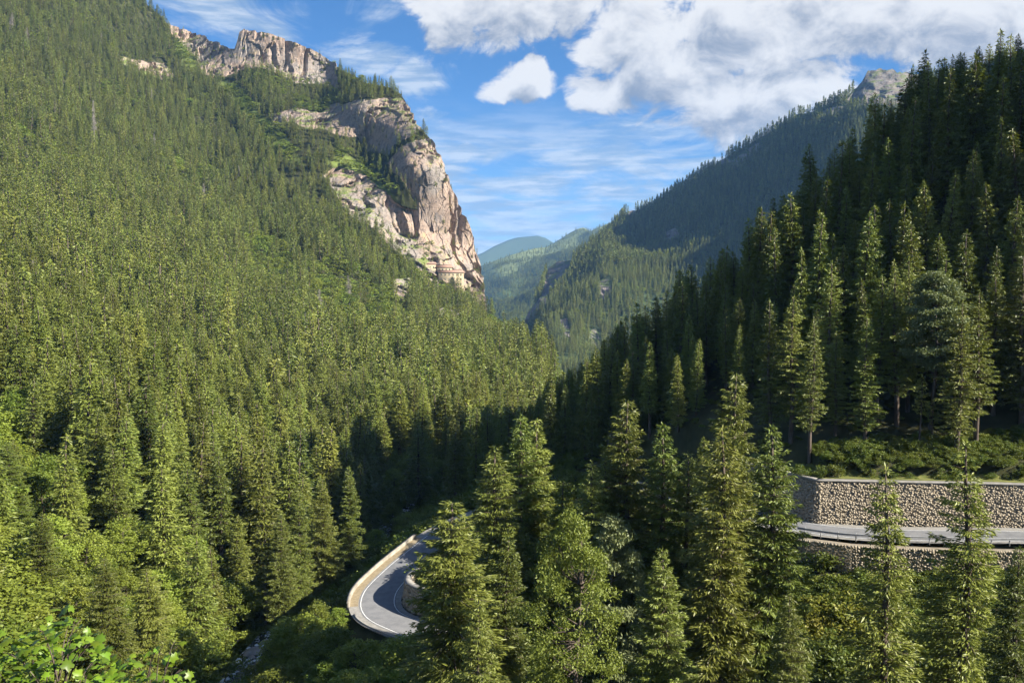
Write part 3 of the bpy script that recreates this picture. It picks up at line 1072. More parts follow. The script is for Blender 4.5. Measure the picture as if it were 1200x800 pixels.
def spruce(seed, H=24.0, Rm=3.3, step=.5, per=6, dens=26, sl=.5, sw=.17, bare=.06, wood=True, pw=.85, droop=.35, mat='spruce', gap=.0):
    """returns (trunk mesh, crown mesh); a spire of whorled, drooping, upturned boughs with hanging sprays"""
    rg = np.random.default_rng(seed)
    tr = Soup()
    zs = np.linspace(0, H * .985, 9)
    lean = rg.normal(0, .012, 2)
    axis = lambda z: np.array([lean[0] * z + .12 * math.sin(z * .35 + seed), lean[1] * z + .12 * math.cos(z * .29 + seed), z])
    r0 = H * .0135
    tr.tube([axis(z) - (np.array([0, 0, 1.2]) if i == 0 else 0) for i, z in enumerate(zs)], r0 * (1 - zs / H) ** .8 + .025, 7)
    V, Fc, T, n = [], [], [], 0
    z = H * bare
    lop = rg.uniform(0, 6.28)
    while z < H * .992:
        t = z / H
        prof = min((1 - t) ** pw, 2.1 * (1 - t)) * (1 - math.exp(-((t - bare) + .03) * 14))
        k = per if t < .9 else max(3, per - 2)
        a0 = rg.uniform(0, 6.28)
        for j in range(k):
            if rg.random() < gap:
                continue
            a = a0 + 6.283 * j / k + rg.normal(0, .25)
            L = Rm * prof * rg.uniform(.52, 1.22) * (1 + .16 * math.cos(a - lop)) + .16
            rise = .55 * max(0, (t - .55)) / .45 + .10
            dp = droop * (1.15 - t) + rg.normal(0, .07)
            h = np.array([math.cos(a), math.sin(a), 0])
            side = np.array([-h[1], h[0], 0])
            b0 = axis(z + rg.normal(0, .12))
            m = max(4, int(L * dens * (.55 + .45 * L / Rm)))
            s = rg.random(m) ** .72
            hw = (.30 * L * (1 - s) ** .65 + .10) * (s > .05)
            u = rg.uniform(-1, 1, m)
            curve_z = L * (rise * s - dp * s ** 1.5 + .28 * dp * s ** 4)
            c = b0 + h * (L * s)[:, None] + side * (u * hw)[:, None]
            c[:, 2] += curve_z - .22 * np.abs(u) * hw - rg.random(m) * .10
            hang = rg.random(m) < .42
            d = h * rg.uniform(.3, 1.0, m)[:, None] + side * (u * rg.uniform(.5, 1.1, m))[:, None]
            d[:, 2] += np.where(hang, rg.uniform(-1.1, -.5, m), rg.uniform(-.35, .22, m))
            d = unit(d)
            w = unit(np.cross(d, np.array([0, 0, 1.0]) + rg.normal(0, .85, (m, 3))))
            ln = sl * rg.uniform(.65, 1.3, m) * (.75 + .35 * L / Rm)
            v, f, tt = sprays(c, d, w, ln, sw * rg.uniform(.7, 1.3, m) * (.8 + .3 * L / Rm), np.clip(rg.normal(.45, .25, m) + rg.normal(0, .12), 0, 1))
            V.append(v)
            Fc.append(f + n)
            T.append(tt)
            n += len(v)
            if wood and L > .8:
                q = np.linspace(0, .85, 4)
                pts = b0 + h * (L * q)[:, None]
                pts[:, 2] += L * (rise * q - dp * q ** 1.5 + .28 * dp * q ** 4)
                tr.tube(pts, (.012 + .014 * L) * (1 - q) + .006, 3)
        z += step * rg.uniform(.75, 1.25) * (1 - .45 * t)
    # leader
    m = 10
    c = np.repeat(axis(H * .965)[None], m, 0)
    c[:, 2] += rg.uniform(0, H * .03, m)
    d = unit(rg.normal(0, .35, (m, 3)) + np.array([0, 0, 1.0]))
    w = unit(np.cross(d, rg.normal(0, 1, (m, 3))))
    v, f, tt = sprays(c, d, w, np.full(m, sl), np.full(m, sw), np.full(m, .6))
    V.append(v); Fc.append(f + n); T.append(tt)
    crown = mesh_from('spruce_crown', np.concatenate(V), np.concatenate(Fc), M[mat], False, {'tint': np.concatenate(T)})
    return tr.mesh('spruce_trunk', M['bark'], True), crown


def broadleaf(seed, H=13.0, Rx=4.0, clumps=70, leaves=80, ll=.34, lw=.2, mat='broad', trunk='bark', low=.25, flat=1.0, wood=True, spread=.75):
    rg = np.random.default_rng(seed)
    tr = Soup()
    top = np.array([rg.normal(0, .3), rg.normal(0, .3), H * .82])
    q = np.linspace(0, 1, 7)
    ax = np.stack([top[0] * q + .25 * np.sin(q * 5 + seed), top[1] * q + .25 * np.cos(q * 4 + seed) - .25, top[2] * q], -1)
    ax[0, 2] -= 1.0
    tr.tube(ax, H * .014 * (1 - q * .85) + .01, 7)
    V, Fc, T, n = [], [], [], 0
    mid = H * (low + 1) / 2
    hz = H * (1 - low) / 2
    for i in range(clumps):
        while True:
            p = rg.uniform(-1, 1, 3)
            r = np.linalg.norm(p)
            if .35 < r < 1:
                break
        p = p / r * r ** .45
        p[:2] *= (1 - .35 * max(p[2], 0)) * rg.uniform(.8, 1.15)
        c0 = np.array([p[0] * Rx, p[1] * Rx, mid + p[2] * hz])
        if wood and i % 2 == 0:
            k = min(max(c0[2] - abs(rg.normal(.9, .4)) - .15 * Rx, H * .18), H * .78)
            b = np.array([np.interp(k, ax[:, 2], ax[:, 0]), np.interp(k, ax[:, 2], ax[:, 1]), k])
            mm = (b + c0) / 2 + np.array([0, 0, -.15 * np.linalg.norm(c0 - b)])
            tr.tube([b, mm, c0], [.018 + .006 * H * .6, .03, .012], 4)
        cr = spread * rg.uniform(.75, 1.4) * Rx * .30
        m = int(leaves * rg.uniform(.7, 1.3))
        g = unit(rg.normal(0, 1, (m, 3))) * (rg.random(m) ** .4)[:, None] * cr
        g[:, 2] *= .62 * flat
        c = c0 + g
        d = unit(rg.normal(0, 1, (m, 3)) * np.array([1, 1, .5]) + np.array([0, 0, -.25]) + .6 * g / cr)
        w = unit(np.cross(d, np.array([0, 0, 1.0]) + rg.normal(0, .8, (m, 3))))
        v, f, tt = sprays(c, d, w, ll * rg.uniform(.7, 1.3, m), lw * rg.uniform(.7, 1.3, m), np.clip(rg.normal(.5, .28, m) + rg.normal(0, .15), 0, 1), .12)
        V.append(v); Fc.append(f + n); T.append(tt)
        n += len(v)
    crown = mesh_from('leaf_crown', np.concatenate(V), np.concatenate(Fc), M[mat], False, {'tint': np.concatenate(T)})
    return tr.mesh('trunk', M[trunk], True), crown


def shrub(seed, H=2.2, Rx=1.6, clumps=22, leaves=60, ll=.26, lw=.16, mat='shrub'):
    rg = np.random.default_rng(seed)
    tr = Soup()
    V, Fc, T, n = [], [], [], 0
    for i in range(clumps):
        a, r = rg.uniform(0, 6.28), Rx * math.sqrt(rg.random())
        c0 = np.array([math.cos(a) * r, math.sin(a) * r, H * rg.uniform(.2, .95) * (1 - .45 * (r / Rx) ** 2)])
        tr.tube([(c0[0] * .15, c0[1] * .15, -.3), c0 * np.array([.6, .6, .6]), c0], [.03, .02, .008], 3)
        m = int(leaves * rg.uniform(.7, 1.3))
        cr = .34 * Rx * rg.uniform(.8, 1.3)
        g = unit(rg.normal(0, 1, (m, 3))) * (rg.random(m) ** .4)[:, None] * cr
        g[:, 2] *= .75
        c = c0 + g
        d = unit(rg.normal(0, 1, (m, 3)) * np.array([1, 1, .6]) + .7 * g / cr)
        w = unit(np.cross(d, np.array([0, 0, 1.0]) + rg.normal(0, .8, (m, 3))))
        v, f, tt = sprays(c, d, w, ll * rg.uniform(.7, 1.3, m), lw * rg.uniform(.7, 1.3, m), np.clip(rg.normal(.5, .28, m) + rg.normal(0, .15), 0, 1), .12)
        V.append(v); Fc.append(f + n); T.append(tt)
        n += len(v)
    crown = mesh_from('shrub_leaves', np.concatenate(V), np.concatenate(Fc), M[mat], False, {'tint': np.concatenate(T)})
    return tr.mesh('shrub_stems', M['bark'], True), crown


def snag(seed, H=16.0, mat='dead', Rm=1.6, thick=1.0):
    rg = np.random.default_rng(seed)
    tr, br = Soup(), Soup()
    q = np.linspace(0, 1, 8)
    tr.tube(np.stack([.15 * np.sin(q * 4), .12 * np.cos(q * 3), H * q - .5], -1), H * .013 * (1 - q) + .02, 6)
    z = H * .22
    while z < H * .97:
        for j in range(5):
            a = rg.uniform(0, 6.28)
            L = Rm * (1 - z / H) ** .6 * rg.uniform(.4, 1.1) + .2
            h = np.array([math.cos(a), math.sin(a), 0])
            tt = np.linspace(0, 1, 4)
            pts = np.array([0, 0, z]) + h * (L * tt)[:, None]
            pts[:, 2] += L * (.12 * tt - .35 * tt ** 2)
            br.tube(pts, thick * (.045 * (1 - tt) + .014), 3)
            for e in range(4):
                s = rg.uniform(.35, 1)
                b = np.array([0, 0, z]) + h * L * s + np.array([0, 0, L * (.12 * s - .35 * s * s)])
                dv = unit(rg.normal(0, 1, 3) + h * .5 + np.array([0, 0, -.6])) * L * .28
                br.tube([b, b + dv], [thick * .018, thick * .008], 3)
        z += .5 * rg.uniform(.7, 1.3)
    return tr.mesh('snag_trunk', M[mat], True), br.mesh('snag_branches', M[mat])


SPR_H = 24.0
HERO = [spruce(s, per=6, step=.44, dens=72, sl=.36, sw=.085, gap=.07, Rm=rm, pw=pw, droop=dr) for s, rm, pw, dr in ((1, 3.5, .66, .40), (2, 3.2, .74, .32), (3, 3.8, .66, .44), (4, 2.9, .62, .36), (5, 3.5, .78, .36))]
THIN = [spruce(s, per=5, step=.55, dens=44, sl=.42, sw=.11, Rm=2.8, pw=.66, droop=.34, gap=.16) for s in (8, 9)]
BARE = [spruce(s, per=5, step=.6, dens=30, sl=.45, sw=.13, Rm=3.2, pw=.62, droop=.34, bare=ba, gap=.08) for s, ba in ((18, .20), (19, .13))]
MID = [spruce(s, per=5, step=.66, dens=22, sl=.66, sw=.19, Rm=rm, pw=pw, bare=ba, droop=dr) for s, rm, pw, ba, dr in
       ((11, 3.4, .78, .08, .36), (12, 3.0, .85, .12, .30), (13, 3.8, .72, .05, .42), (14, 2.8, .90, .18, .30), (15, 3.3, .80, .26, .34), (16, 3.6, .95, .06, .30))]
FAR = [spruce(s, per=5, step=1.25, dens=6.0, sl=1.15, sw=.42, Rm=rm, pw=pw, wood=False) for s, rm, pw in ((21, 3.5, .75), (22, 3.0, .85), (23, 3.9, .72), (24, 3.2, .9))]
VFAR = [spruce(s, per=4, step=2.3, dens=1.5, sl=2.2, sw=1.5, Rm=3.6, wood=False) for s in (31, 32)]
BROAD = [broadleaf(s, H=h, Rx=r, clumps=c, leaves=95, ll=.36, lw=.22) for s, h, r, c in ((41, 12, 3.8, 80), (42, 10, 4.3, 80), (43, 14, 4.2, 95))]
BROADP = [broadleaf(s, H=22, Rx=4.4, clumps=130, leaves=210, ll=.40, lw=.19, mat='broad_pale', low=lo, flat=.42, spread=.95, trunk='bark') for s, lo in ((51, .22), (52, .40))]
BFAR = [broadleaf(s, H=10, Rx=3.8, clumps=26, leaves=16, ll=.95, lw=.62, wood=False) for s in (61, 62)]
SHRUB = [shrub(s) for s in (71, 72, 73)]
BRACK = [shrub(s, H=1.5, Rx=1.9, mat='bracken', clumps=24) for s in (75, 76)]
SNAG = snag(81)


def plant(name, proto, p, height, base_h, label, cat, group=None, rot=None, lean=0.0, fat=1.0, parts=('trunk', 'crown')):
    """one plant: an Empty at its foot with its parts"""
    e = bpy.data.objects.new(name, None)
    COL.objects.link(e)
    e.empty_display_size = .5
    e.location = tuple(float(v) for v in p)
    s = height / base_h
    e.scale = (s * fat, s * fat, s)
    e.rotation_euler = (random.uniform(-1, 1) * lean, random.uniform(-1, 1) * lean, random.uniform(0, 6.28) if rot is None else rot)
    for nm, me in zip(parts, proto):
        o = bpy.data.objects.new(nm, me)
        COL.objects.link(o)
        o.parent = e
    tag(e, label, cat, group)
    return e


# ------------------------------------------------------------------ named trees in front
def on_ground(px, py, Y):
    tip = P(px, py, Y)
    g = float(ground_z(tip[0], tip[1]))
    return (tip[0], tip[1], g), float(tip[2]) - g


FRONT = [  # tip px, py, distance, prototype, width, label
    (527, 583, 74, HERO[0], 1.4, 'broad sunlit spruce standing right in front of the lower road bend'),
    (593, 629, 76, HERO[1], 1.0, 'smaller spruce between the one at the road bend and the leafy tree'),
    (584, 522, 97, HERO[3], 1.25, 'yellowish spruce rising behind the road-bend spruce, left of a twin pair'),
    (608, 484, 104, HERO[1], 1.0, 'left one of two tall twin spruces above the road bend'),
    (627, 490, 107, HERO[4], 1.0, 'right one of two tall twin spruces above the road bend'),
    (663, 560, 100, HERO[3], .9, 'small spruce tip just below the shaded stretch of road'),
    (688, 537, 94, HERO[2], .85, 'spruce with two neighbouring tips just right of the shaded road'),
    (707, 531, 98, HERO[3], .85, 'slim spruce between the shaded road and the spire-topped spruce'),
    (741, 466, 97, HERO[0], .9, 'tall spruce with a thin spire in front of the dark wood'),
    (778, 497, 94, HERO[4], .95, 'spruce next right of the thin-spired one, tip against the dark wood'),
    (804, 530, 92, HERO[3], .95, 'short dark spruce between the thin-spired and the tallest front spruce'),
    (822, 512, 103, HERO[1], .8, 'half hidden spruce tip left of the dense columnar spruce'),
    (842, 499, 80, HERO[3], 1.1, 'dense columnar spruce left of the tallest front spruce'),
    (868, 434, 88, HERO[0], .84, 'tallest front spruce, its spire against the shaded wood'),
    (898, 498, 82, HERO[4], 1.0, 'spruce at the left end of the stone walls'),
    (925, 690, 66, HERO[2], .8, 'low spruce in the bottom row left of the bracken bank'),
    (1046, 543, 78, THIN[0], .95, 'thin ragged spruce crossing the middle of the stone walls'),
    (1137, 518, 82, THIN[1], 1.15, 'taller thin spruce crossing the stone walls farther right'),
    (408, 545, 168, HERO[1], .95, 'spruce on the stream bank left of the parapet, first of the tall ones there'),
    (378, 558, 160, HERO[0], .95, 'second tall spruce on the stream bank left of the parapet'),
    (350, 574, 152, HERO[3], 1.0, 'third tall spruce on the stream bank, farther from the parapet'),
    (425, 506, 214, HERO[4], .95, 'sunlit spruce alone at the edge of the big valley shadow'),
    (330, 602, 147, HERO[2], .9, 'spruce on the stream bank just above the white rapids'),
    (790, 640, 70, HERO[2], .9, 'shaded spruce low among the front trees, below the thin-spired one'),
    (1200, 640, 70, HERO[4], .9, 'spruce at the right edge in front of the lower wall'),
    (560, 700, 60, HERO[3], .9, 'dark low spruce at the foot of the road-bend spruce'),
]
n_front = 0
for px, py, Y, pr, fat, lb in FRONT:
    p, h = on_ground(px, py, Y)
    plant('spruce_tree', pr, p, h, SPR_H, lb, 'spruce', 'spruces in front of the road', fat=fat * 1.22)
    n_front += 1
p, h = on_ground(668, 600, 66)
plant('broadleaf_tree', broadleaf(55, H=24, Rx=5.2, clumps=150, leaves=150, ll=.28, lw=.14, mat='shrub', low=.30, flat=.7, spread=.62), p, h, 24, 'tall leafy tree with a dark bare trunk among the front spruces', 'tree', 'leafy trees', fat=.68)
p, h = on_ground(722, 606, 82)
plant('broadleaf_tree', BROADP[0], p, h, 22, 'greyish pale leafy tree below the thin-spired spruce', 'tree', 'leafy trees', fat=.62)
# the layered pale tree and its neighbours above the wall
p, h = on_ground(1096, 318, 127)
plant('broadleaf_tree', BROADP[1], p, h, 22, 'pale spreading tree with layered boughs above the retaining wall', 'tree', 'leafy trees', fat=.95)
p, h = on_ground(1185, 395, 136)
plant('broadleaf_tree', BROADP[0], p, h, 22, 'shaded layered tree at the right edge above the wall', 'tree', 'leafy trees', fat=.9)
for px, py0, py1, Y, lb in ((1077, 440, 556, 124.5, 'bare pale trunk standing alone above the wall left of the layered tree'), (1092, 470, 552, 126, 'thin second bare trunk beside the pale one above the wall')):
    b = P(px, py1, Y)
    g = float(ground_z(b[0], b[1]))
    tip = P(px, py0, Y)
    h = float(tip[2]) - g
    plant('spruce_tree', spruce(90 + px, H=h, Rm=1.5, step=.6, per=4, dens=22, sl=.42, sw=.14, bare=.5, pw=.5), (b[0], b[1], g), h, h, lb, 'spruce', 'trees above the wall')

# ------------------------------------------------------------------ right hillside: skyline and lit spruces by their tips, then the rest of the wood
TIPS = [(1084, 60), (1113, 78), (1150, 66), (1171, 36), (1186, 40), (1197, 60), (988, 126), (1140, 98), (1070, 112), (1037, 124), (1012, 130), (956, 164), (914, 180), (1173, 140), (1196, 150), (1024, 180),
        (1140, 178), (1112, 204), (1094, 214), (992, 220), (932, 228), (985, 166), (888, 245), (905, 246), (921, 240), (912, 268), (892, 298), (868, 315), (845, 276), (815, 292), (770, 338), (748, 348),
        (798, 332), (686, 420), (704, 407), (726, 412), (991, 288), (975, 306), (1031, 322), (1127, 352), (952, 372), (937, 292), (1060, 195), (1160, 215), (1190, 230), (1045, 235), (1010, 250), (960, 252),
        (1075, 262), (1130, 270), (1165, 290), (1110, 300), (1055, 310), (860, 350), (830, 345), (905, 350), (930, 345), (880, 380), (785, 385), (755, 395), (815, 395), (1150, 340), (645, 438), (662, 452), (840, 400), (725, 440), (765, 440), (700, 455)]
hill = []           # (x, y, z, h)
for px, py in TIPS:
    want = random.uniform(22, 28)
    ok = None
    for Y in (np.arange(123, 300, 1.5) if px > 895 else np.arange(168, 300, 1.5)):
        t_ = P(px, py, Y)
        g = float(ground_z(t_[0], t_[1]))
        if t_[2] - g <= want:
            ok = (t_[0], t_[1], g, float(t_[2]) - g)
            break
    if ok and ok[3] > 8:
        hill.append(ok)
n_tips = len(hill)
rg = np.random.default_rng(5)
cand = np.stack([rg.uniform(-12, 215, 5200), rg.uniform(122, 268, 5200)], -1)
gz = ground_z(cand[:, 0], cand[:, 1])
dw, sw_, _ = seg_dist(cand[:, 0], cand[:, 1], WALL)
dr, _, _ = seg_dist(cand[:, 0], cand[:, 1], ROAD[::3])
cells = {}


def far_enough(x, y, r):
    i, j = int(x // 6), int(y // 6)
    for a in (i - 1, i, i + 1):
        for b in (j - 1, j, j + 1):
            for q in cells.get((a, b), ()):
                if (q[0] - x) ** 2 + (q[1] - y) ** 2 < r * r:
                    return False
    cells.setdefault((i, j), []).append((x, y))
    return True


for x, y, z, h in hill:
    far_enough(x, y, .01)
skyline = curve([(620, 470), (645, 440), (690, 415), (745, 350), (815, 296), (860, 280), (915, 185), (990, 130), (1080, 70), (1180, 40), (1400, -60)])
for (x, y), z, d1, d2 in zip(cand, gz, dw, dr):
    if d2 < 8 or d1 < 5.5 or (y < 147 and x < 46) or (x < 8 and y < 176):
        continue
    h = rg.uniform(17, 26) * (.70 if x < 50 and y < 168 else 1)
    tx, ty = proj((x, y, z + h))
    if ty < skyline(tx) + 6:
        h -= (skyline(tx) + 6 - ty) * y / F
        if h < 13:
            continue
    if (1035 < tx < 1165 and y < 131) or seg_dist(np.array([x]), np.array([y]), np.array([(60.6, 127.0), (92, 111)]))[0][0] < 5.5:
        continue
    if not far_enough(x, y, 3.8):
        continue
    hill.append((x, y, float(z), h))

# ------------------------------------------------------------------ forest cover of the mountains
def scatter(S, n, rmin, ok, seed, frame):
    """points spread evenly over a mountain sheet by area, away from rock"""
    pos, rock, mead, PX, PY = S
    a = np.cross(pos[1:, :-1] - pos[:-1, :-1], pos[:-1, 1:] - pos[:-1, :-1])
    area = np.linalg.norm(a, axis=-1)
    area = np.minimum(area, np.percentile(area, 99.5))
    w = area * ok(PX[:-1, :-1], PY[:-1, :-1], rock[:-1, :-1], mead[:-1, :-1], pos[:-1, :-1])
    x0, x1 = frame
    w = np.where((PX[:-1, :-1] > x0) & (PX[:-1, :-1] < x1) & (PY[:-1, :-1] > -60), w, 0)
    rg = np.random.default_rng(seed)
    cs = np.cumsum(w.ravel())
    idx = np.searchsorted(cs, rg.random(n) * cs[-1])
    i, j = np.unravel_index(np.minimum(idx, w.size - 1), w.shape)
    u, v = rg.random(n)[:, None], rg.random(n)[:, None]
    p = pos[i, j] * (1 - u) * (1 - v) + pos[i + 1, j] * u * (1 - v) + pos[i, j + 1] * (1 - u) * v + pos[i + 1, j + 1] * u * v
    keep = []
    grid = {}
    for k in range(n):
        x, y, z = p[k]
        r = rmin(y)
        c = (int(x // 9), int(y // 9))
        bad = False
        for A in (-1, 0, 1):
            for B in (-1, 0, 1):
                for q in grid.get((c[0] + A, c[1] + B), ()):
                    if (q[0] - x) ** 2 + (q[1] - y) ** 2 + .25 * (q[2] - z) ** 2 < r * r:
                        bad = True
                        break
                if bad:
                    break
            if bad:
                break
        if not bad:
            grid.setdefault(c, []).append((x, y, z))
            keep.append(k)
    keep = np.array(keep)
    return p[keep], PX[i, j][keep], PY[i, j][keep], rock[i, j][keep], mead[i, j][keep]


def left_ok(PX, PY, rock, mead, pos):
    low = np.where(rock < .12, 1.0, .05)
    low *= np.where(mead > .4, .25, 1.0)
    clear = fbm(pos[..., 0] / 40, pos[..., 1] / 40, .1, 3)
    return low * np.where(clear < .30, .15, 1)


lp, lx, ly, lr, lm = scatter(LEFT, 52000, lambda y: 5.6 if y < 500 else 6.0, left_ok, 11, (-60, 660))
# where leafy trees take over from spruce (low on the left bank and in patches of the slope)
leafy_zone = [[(-80, 505), (20, 500), (60, 545), (120, 590), (190, 640), (260, 690), (300, 770), (300, 900), (-80, 960)], [(345, 312), (400, 308), (455, 345), (480, 372), (450, 400), (420, 400), (375, 378)],
              [(282, 292), (332, 292), (348, 335), (296, 340)], [(120, 505), (180, 500), (200, 530), (140, 545)], [(430, 590), (470, 560), (520, 570), (500, 620), (440, 640)], [(20, 440), (40, 470), (20, 500), (-10, 490)]]
prob = .02 + .5 * np.clip((fbm(lp[:, 0] / 70, lp[:, 1] / 70, lp[:, 2] / 140, 3) - .60) / .08, 0, 1)
for k, z_ in enumerate(leafy_zone):
    prob = np.maximum(prob, np.where(inside(lx, ly, z_), (.80, .95, .92, .6, .6, .7)[k], 0))
prob = np.maximum(prob, np.where(lm > .3, .93, 0))
rgl = np.random.default_rng(12)
leafy = rgl.random(len(lp)) < prob
hl = np.where(leafy, rgl.uniform(6.5, 12, len(lp)), (15 + 14 * rgl.random(len(lp)) ** .9) * (1 - .22 * np.clip((lp[:, 1] - 700) / 500, 0, 1)))
near_l = lp[:, 1] < 170
hl = np.where(near_l & ~leafy, hl * .82, hl)
ledge = (lr > .05) | ((ly < 250) & (lx > 330))
hl = np.where(ledge & ~leafy, hl * .72, hl)
hl = np.where(lr > .3, hl * .5, hl)
tip_x, tip_y = proj(lp + np.stack([0 * hl, 0 * hl, hl], -1))
keep = np.hypot(lp[:, 0], lp[:, 1]) > 45
dS, _, _ = seg_dist(lp[:, 0], lp[:, 1], STREAM[::4])
keep &= dS > np.where(lp[:, 1] > 148, 1.2, 3.2)
dRd, _, _ = seg_dist(lp[:, 0], lp[:, 1], ROAD[::4])
keep &= dRd > 8
lp, lx, ly, leafy, hl, tip_x, tip_y = (a[keep] for a in (lp, lx, ly, leafy, hl, tip_x, tip_y))
vis = (tip_x > -10) & (tip_x < 700) & (tip_y < 800) & (ly > -5)
size = hl / lp[:, 1]

# 300 spruces that show largest become individuals: front, hillside, then the left slope
hill = np.array(hill)
hx, hy = proj(hill[:, :3] + np.stack([0 * hill[:, 3], 0 * hill[:, 3], hill[:, 3]], -1))
hb = proj(hill[:, :3])
h_in = (hx > -20) & (hx < 1215) & (hy < 560)
# the ones shown: not more than a little hidden behind the row in front
order = np.argsort(hill[:, 1])
shown = np.zeros(len(hill), bool)
horizon_line = np.full(1300, 600.0)
for k in order:
    if not h_in[k]:
        continue
    w = max(3, int(3.6 * F / hill[k, 1]))
    a, b = int(np.clip(hx[k] - w / 2, 0, 1290)), int(np.clip(hx[k] + w / 2, 1, 1299))
    if hy[k] < np.median(horizon_line[a:b + 1]) - 12:
        shown[k] = True
        horizon_line[a:b + 1] = np.minimum(horizon_line[a:b + 1], hy[k] + 14)
shown[:n_tips] |= h_in[:n_tips]
extra = [k for k in np.where(shown)[0] if k >= n_tips]
extra.sort(key=lambda k: -hill[k, 3] / hill[k, 1])
shown[extra[max(0, 140 - n_tips):]] = False
hill_idx = np.where(shown)[0]
n_left = max(0, 300 - n_front - 2 - len(hill_idx))
cand_l = np.where(vis & ~leafy)[0]
cand_l = cand_l[np.argsort(-size[cand_l])][:n_left]
cand_b = np.where(vis & leafy)[0]
cand_b = cand_b[np.argsort(-size[cand_b])][:230]

ONES = ['first', 'second', 'third', 'fourth', 'fifth', 'sixth', 'seventh', 'eighth', 'ninth', 'tenth', 'eleventh', 'twelfth', 'thirteenth', 'fourteenth', 'fifteenth', 'sixteenth', 'seventeenth',
        'eighteenth', 'nineteenth', 'twentieth']
TENS = {2: 'twenty', 3: 'thirty', 4: 'forty', 5: 'fifty'}


def ordinal(k):          # k from 1
    if k <= 20:
        return ONES[k - 1]
    a, b = divmod(k, 10)
    return (TENS[a] + '-' + ONES[b - 1]) if b else {30: 'thirtieth', 40: 'fortieth', 50: 'fiftieth'}[k]


def row_labels(idx, tx, ty, what, where, per=16):
    """labels by rows of tips from the top down, counted from the left"""
    out = {}
    idx = sorted(idx, key=lambda k: ty[k])
    nrow = max(1, int(math.ceil(len(idx) / per)))
    for r in range(nrow):
        row = sorted(idx[r * len(idx) // nrow:(r + 1) * len(idx) // nrow], key=lambda k: tx[k])
        for c, k in enumerate(row):
            nm = 'top' if r == 0 else 'lowest' if r == nrow - 1 else ordinal(r + 1)
            out[k] = f'{ordinal(c + 1)} {what} from the left in the {nm} row {where}'
    return out


print('COUNTS', len(hill), len(hill_idx), len(cand_l), len(cand_b), len(lp))
lab = row_labels(list(hill_idx), hx, hy, 'spruce', 'of the right hillside')
for k in hill_idx:
    x, y, z, h = hill[k]
    plant('spruce_tree', MID[(k * 7) % 6] if y > 140 else BARE[k % 2], (x, y, z), h, SPR_H, lab[k], 'spruce', 'spruces of the right hillside', lean=.025, fat=random.uniform(1.0, 1.35))
lab = row_labels(list(cand_l), tip_x, tip_y, 'spruce', 'low on the left slope')
for k in cand_l:
    x, y, z = lp[k]
    plant('spruce_tree', MID[(k * 5) % 6] if y > 135 else HERO[k % 5], (x, y, z - .3), hl[k], SPR_H, lab[k], 'spruce', 'spruces of the lower left slope', lean=.03, fat=random.uniform(1.3, 1.75))
lab = row_labels(list(cand_b), tip_x, tip_y, 'leafy tree', 'low on the left slope')
for k in cand_b:
    x, y, z = lp[k]
    plant('broadleaf_tree', BROAD[k % 3], (x, y, z - .3), hl[k], (12, 10, 14)[k % 3], lab[k], 'tree', 'leafy trees of the lower left slope', fat=random.uniform(1.0, 1.35))

# ---- the rest of the forest, past counting: one mass on each mountain
def proto_obj(name, pair):
    """a whole tree as one mesh with two materials, for the far forest only"""
    vs, fs, ms, ts, n = [], [], [], [], 0
    mats = []
    for me in pair:
        v = np.empty(len(me.vertices) * 3, np.float32)
        me.vertices.foreach_get('co', v)
        me.calc_loop_triangles()
        f = np.empty(len(me.loop_triangles) * 3, np.int32)
        me.loop_triangles.foreach_get('vertices', f)
        vs.append(v.reshape(-1, 3))
        fs.append(f.reshape(-1, 3) + n)
        t = np.zeros(len(me.vertices), np.float32)
        if 'tint' in me.attributes:
            me.attributes['tint'].data.foreach_get('value', t)
        ts.append(t)
        ms.append(np.full(len(me.loop_triangles), len(mats), np.int32))
        mats.append(me.materials[0])
        n += len(me.vertices)
    me = mesh_from(name, np.concatenate(vs), np.concatenate(fs), None, False, {'tint': np.concatenate(ts)})
    for mm in mats:
        me.materials.append(mm)
    me.polygons.foreach_set('material_index', np.concatenate(ms))
    return bpy.data.objects.new(name, me)


PROTO = [proto_obj('forest_tree', p_) for p_ in MID[:3] + FAR + VFAR + BFAR + [BROAD[1]] + SHRUB[:2] + [snag(84, H=20, Rm=2.2, thick=2.5), spruce(26, per=4, step=1.5, dens=2.6, sl=1.4, sw=.6, Rm=2.4, pw=.6, wood=False, gap=.25)]]
PH = [SPR_H] * 9 + [10, 10, 10, 2.2, 2.2, 20, SPR_H]


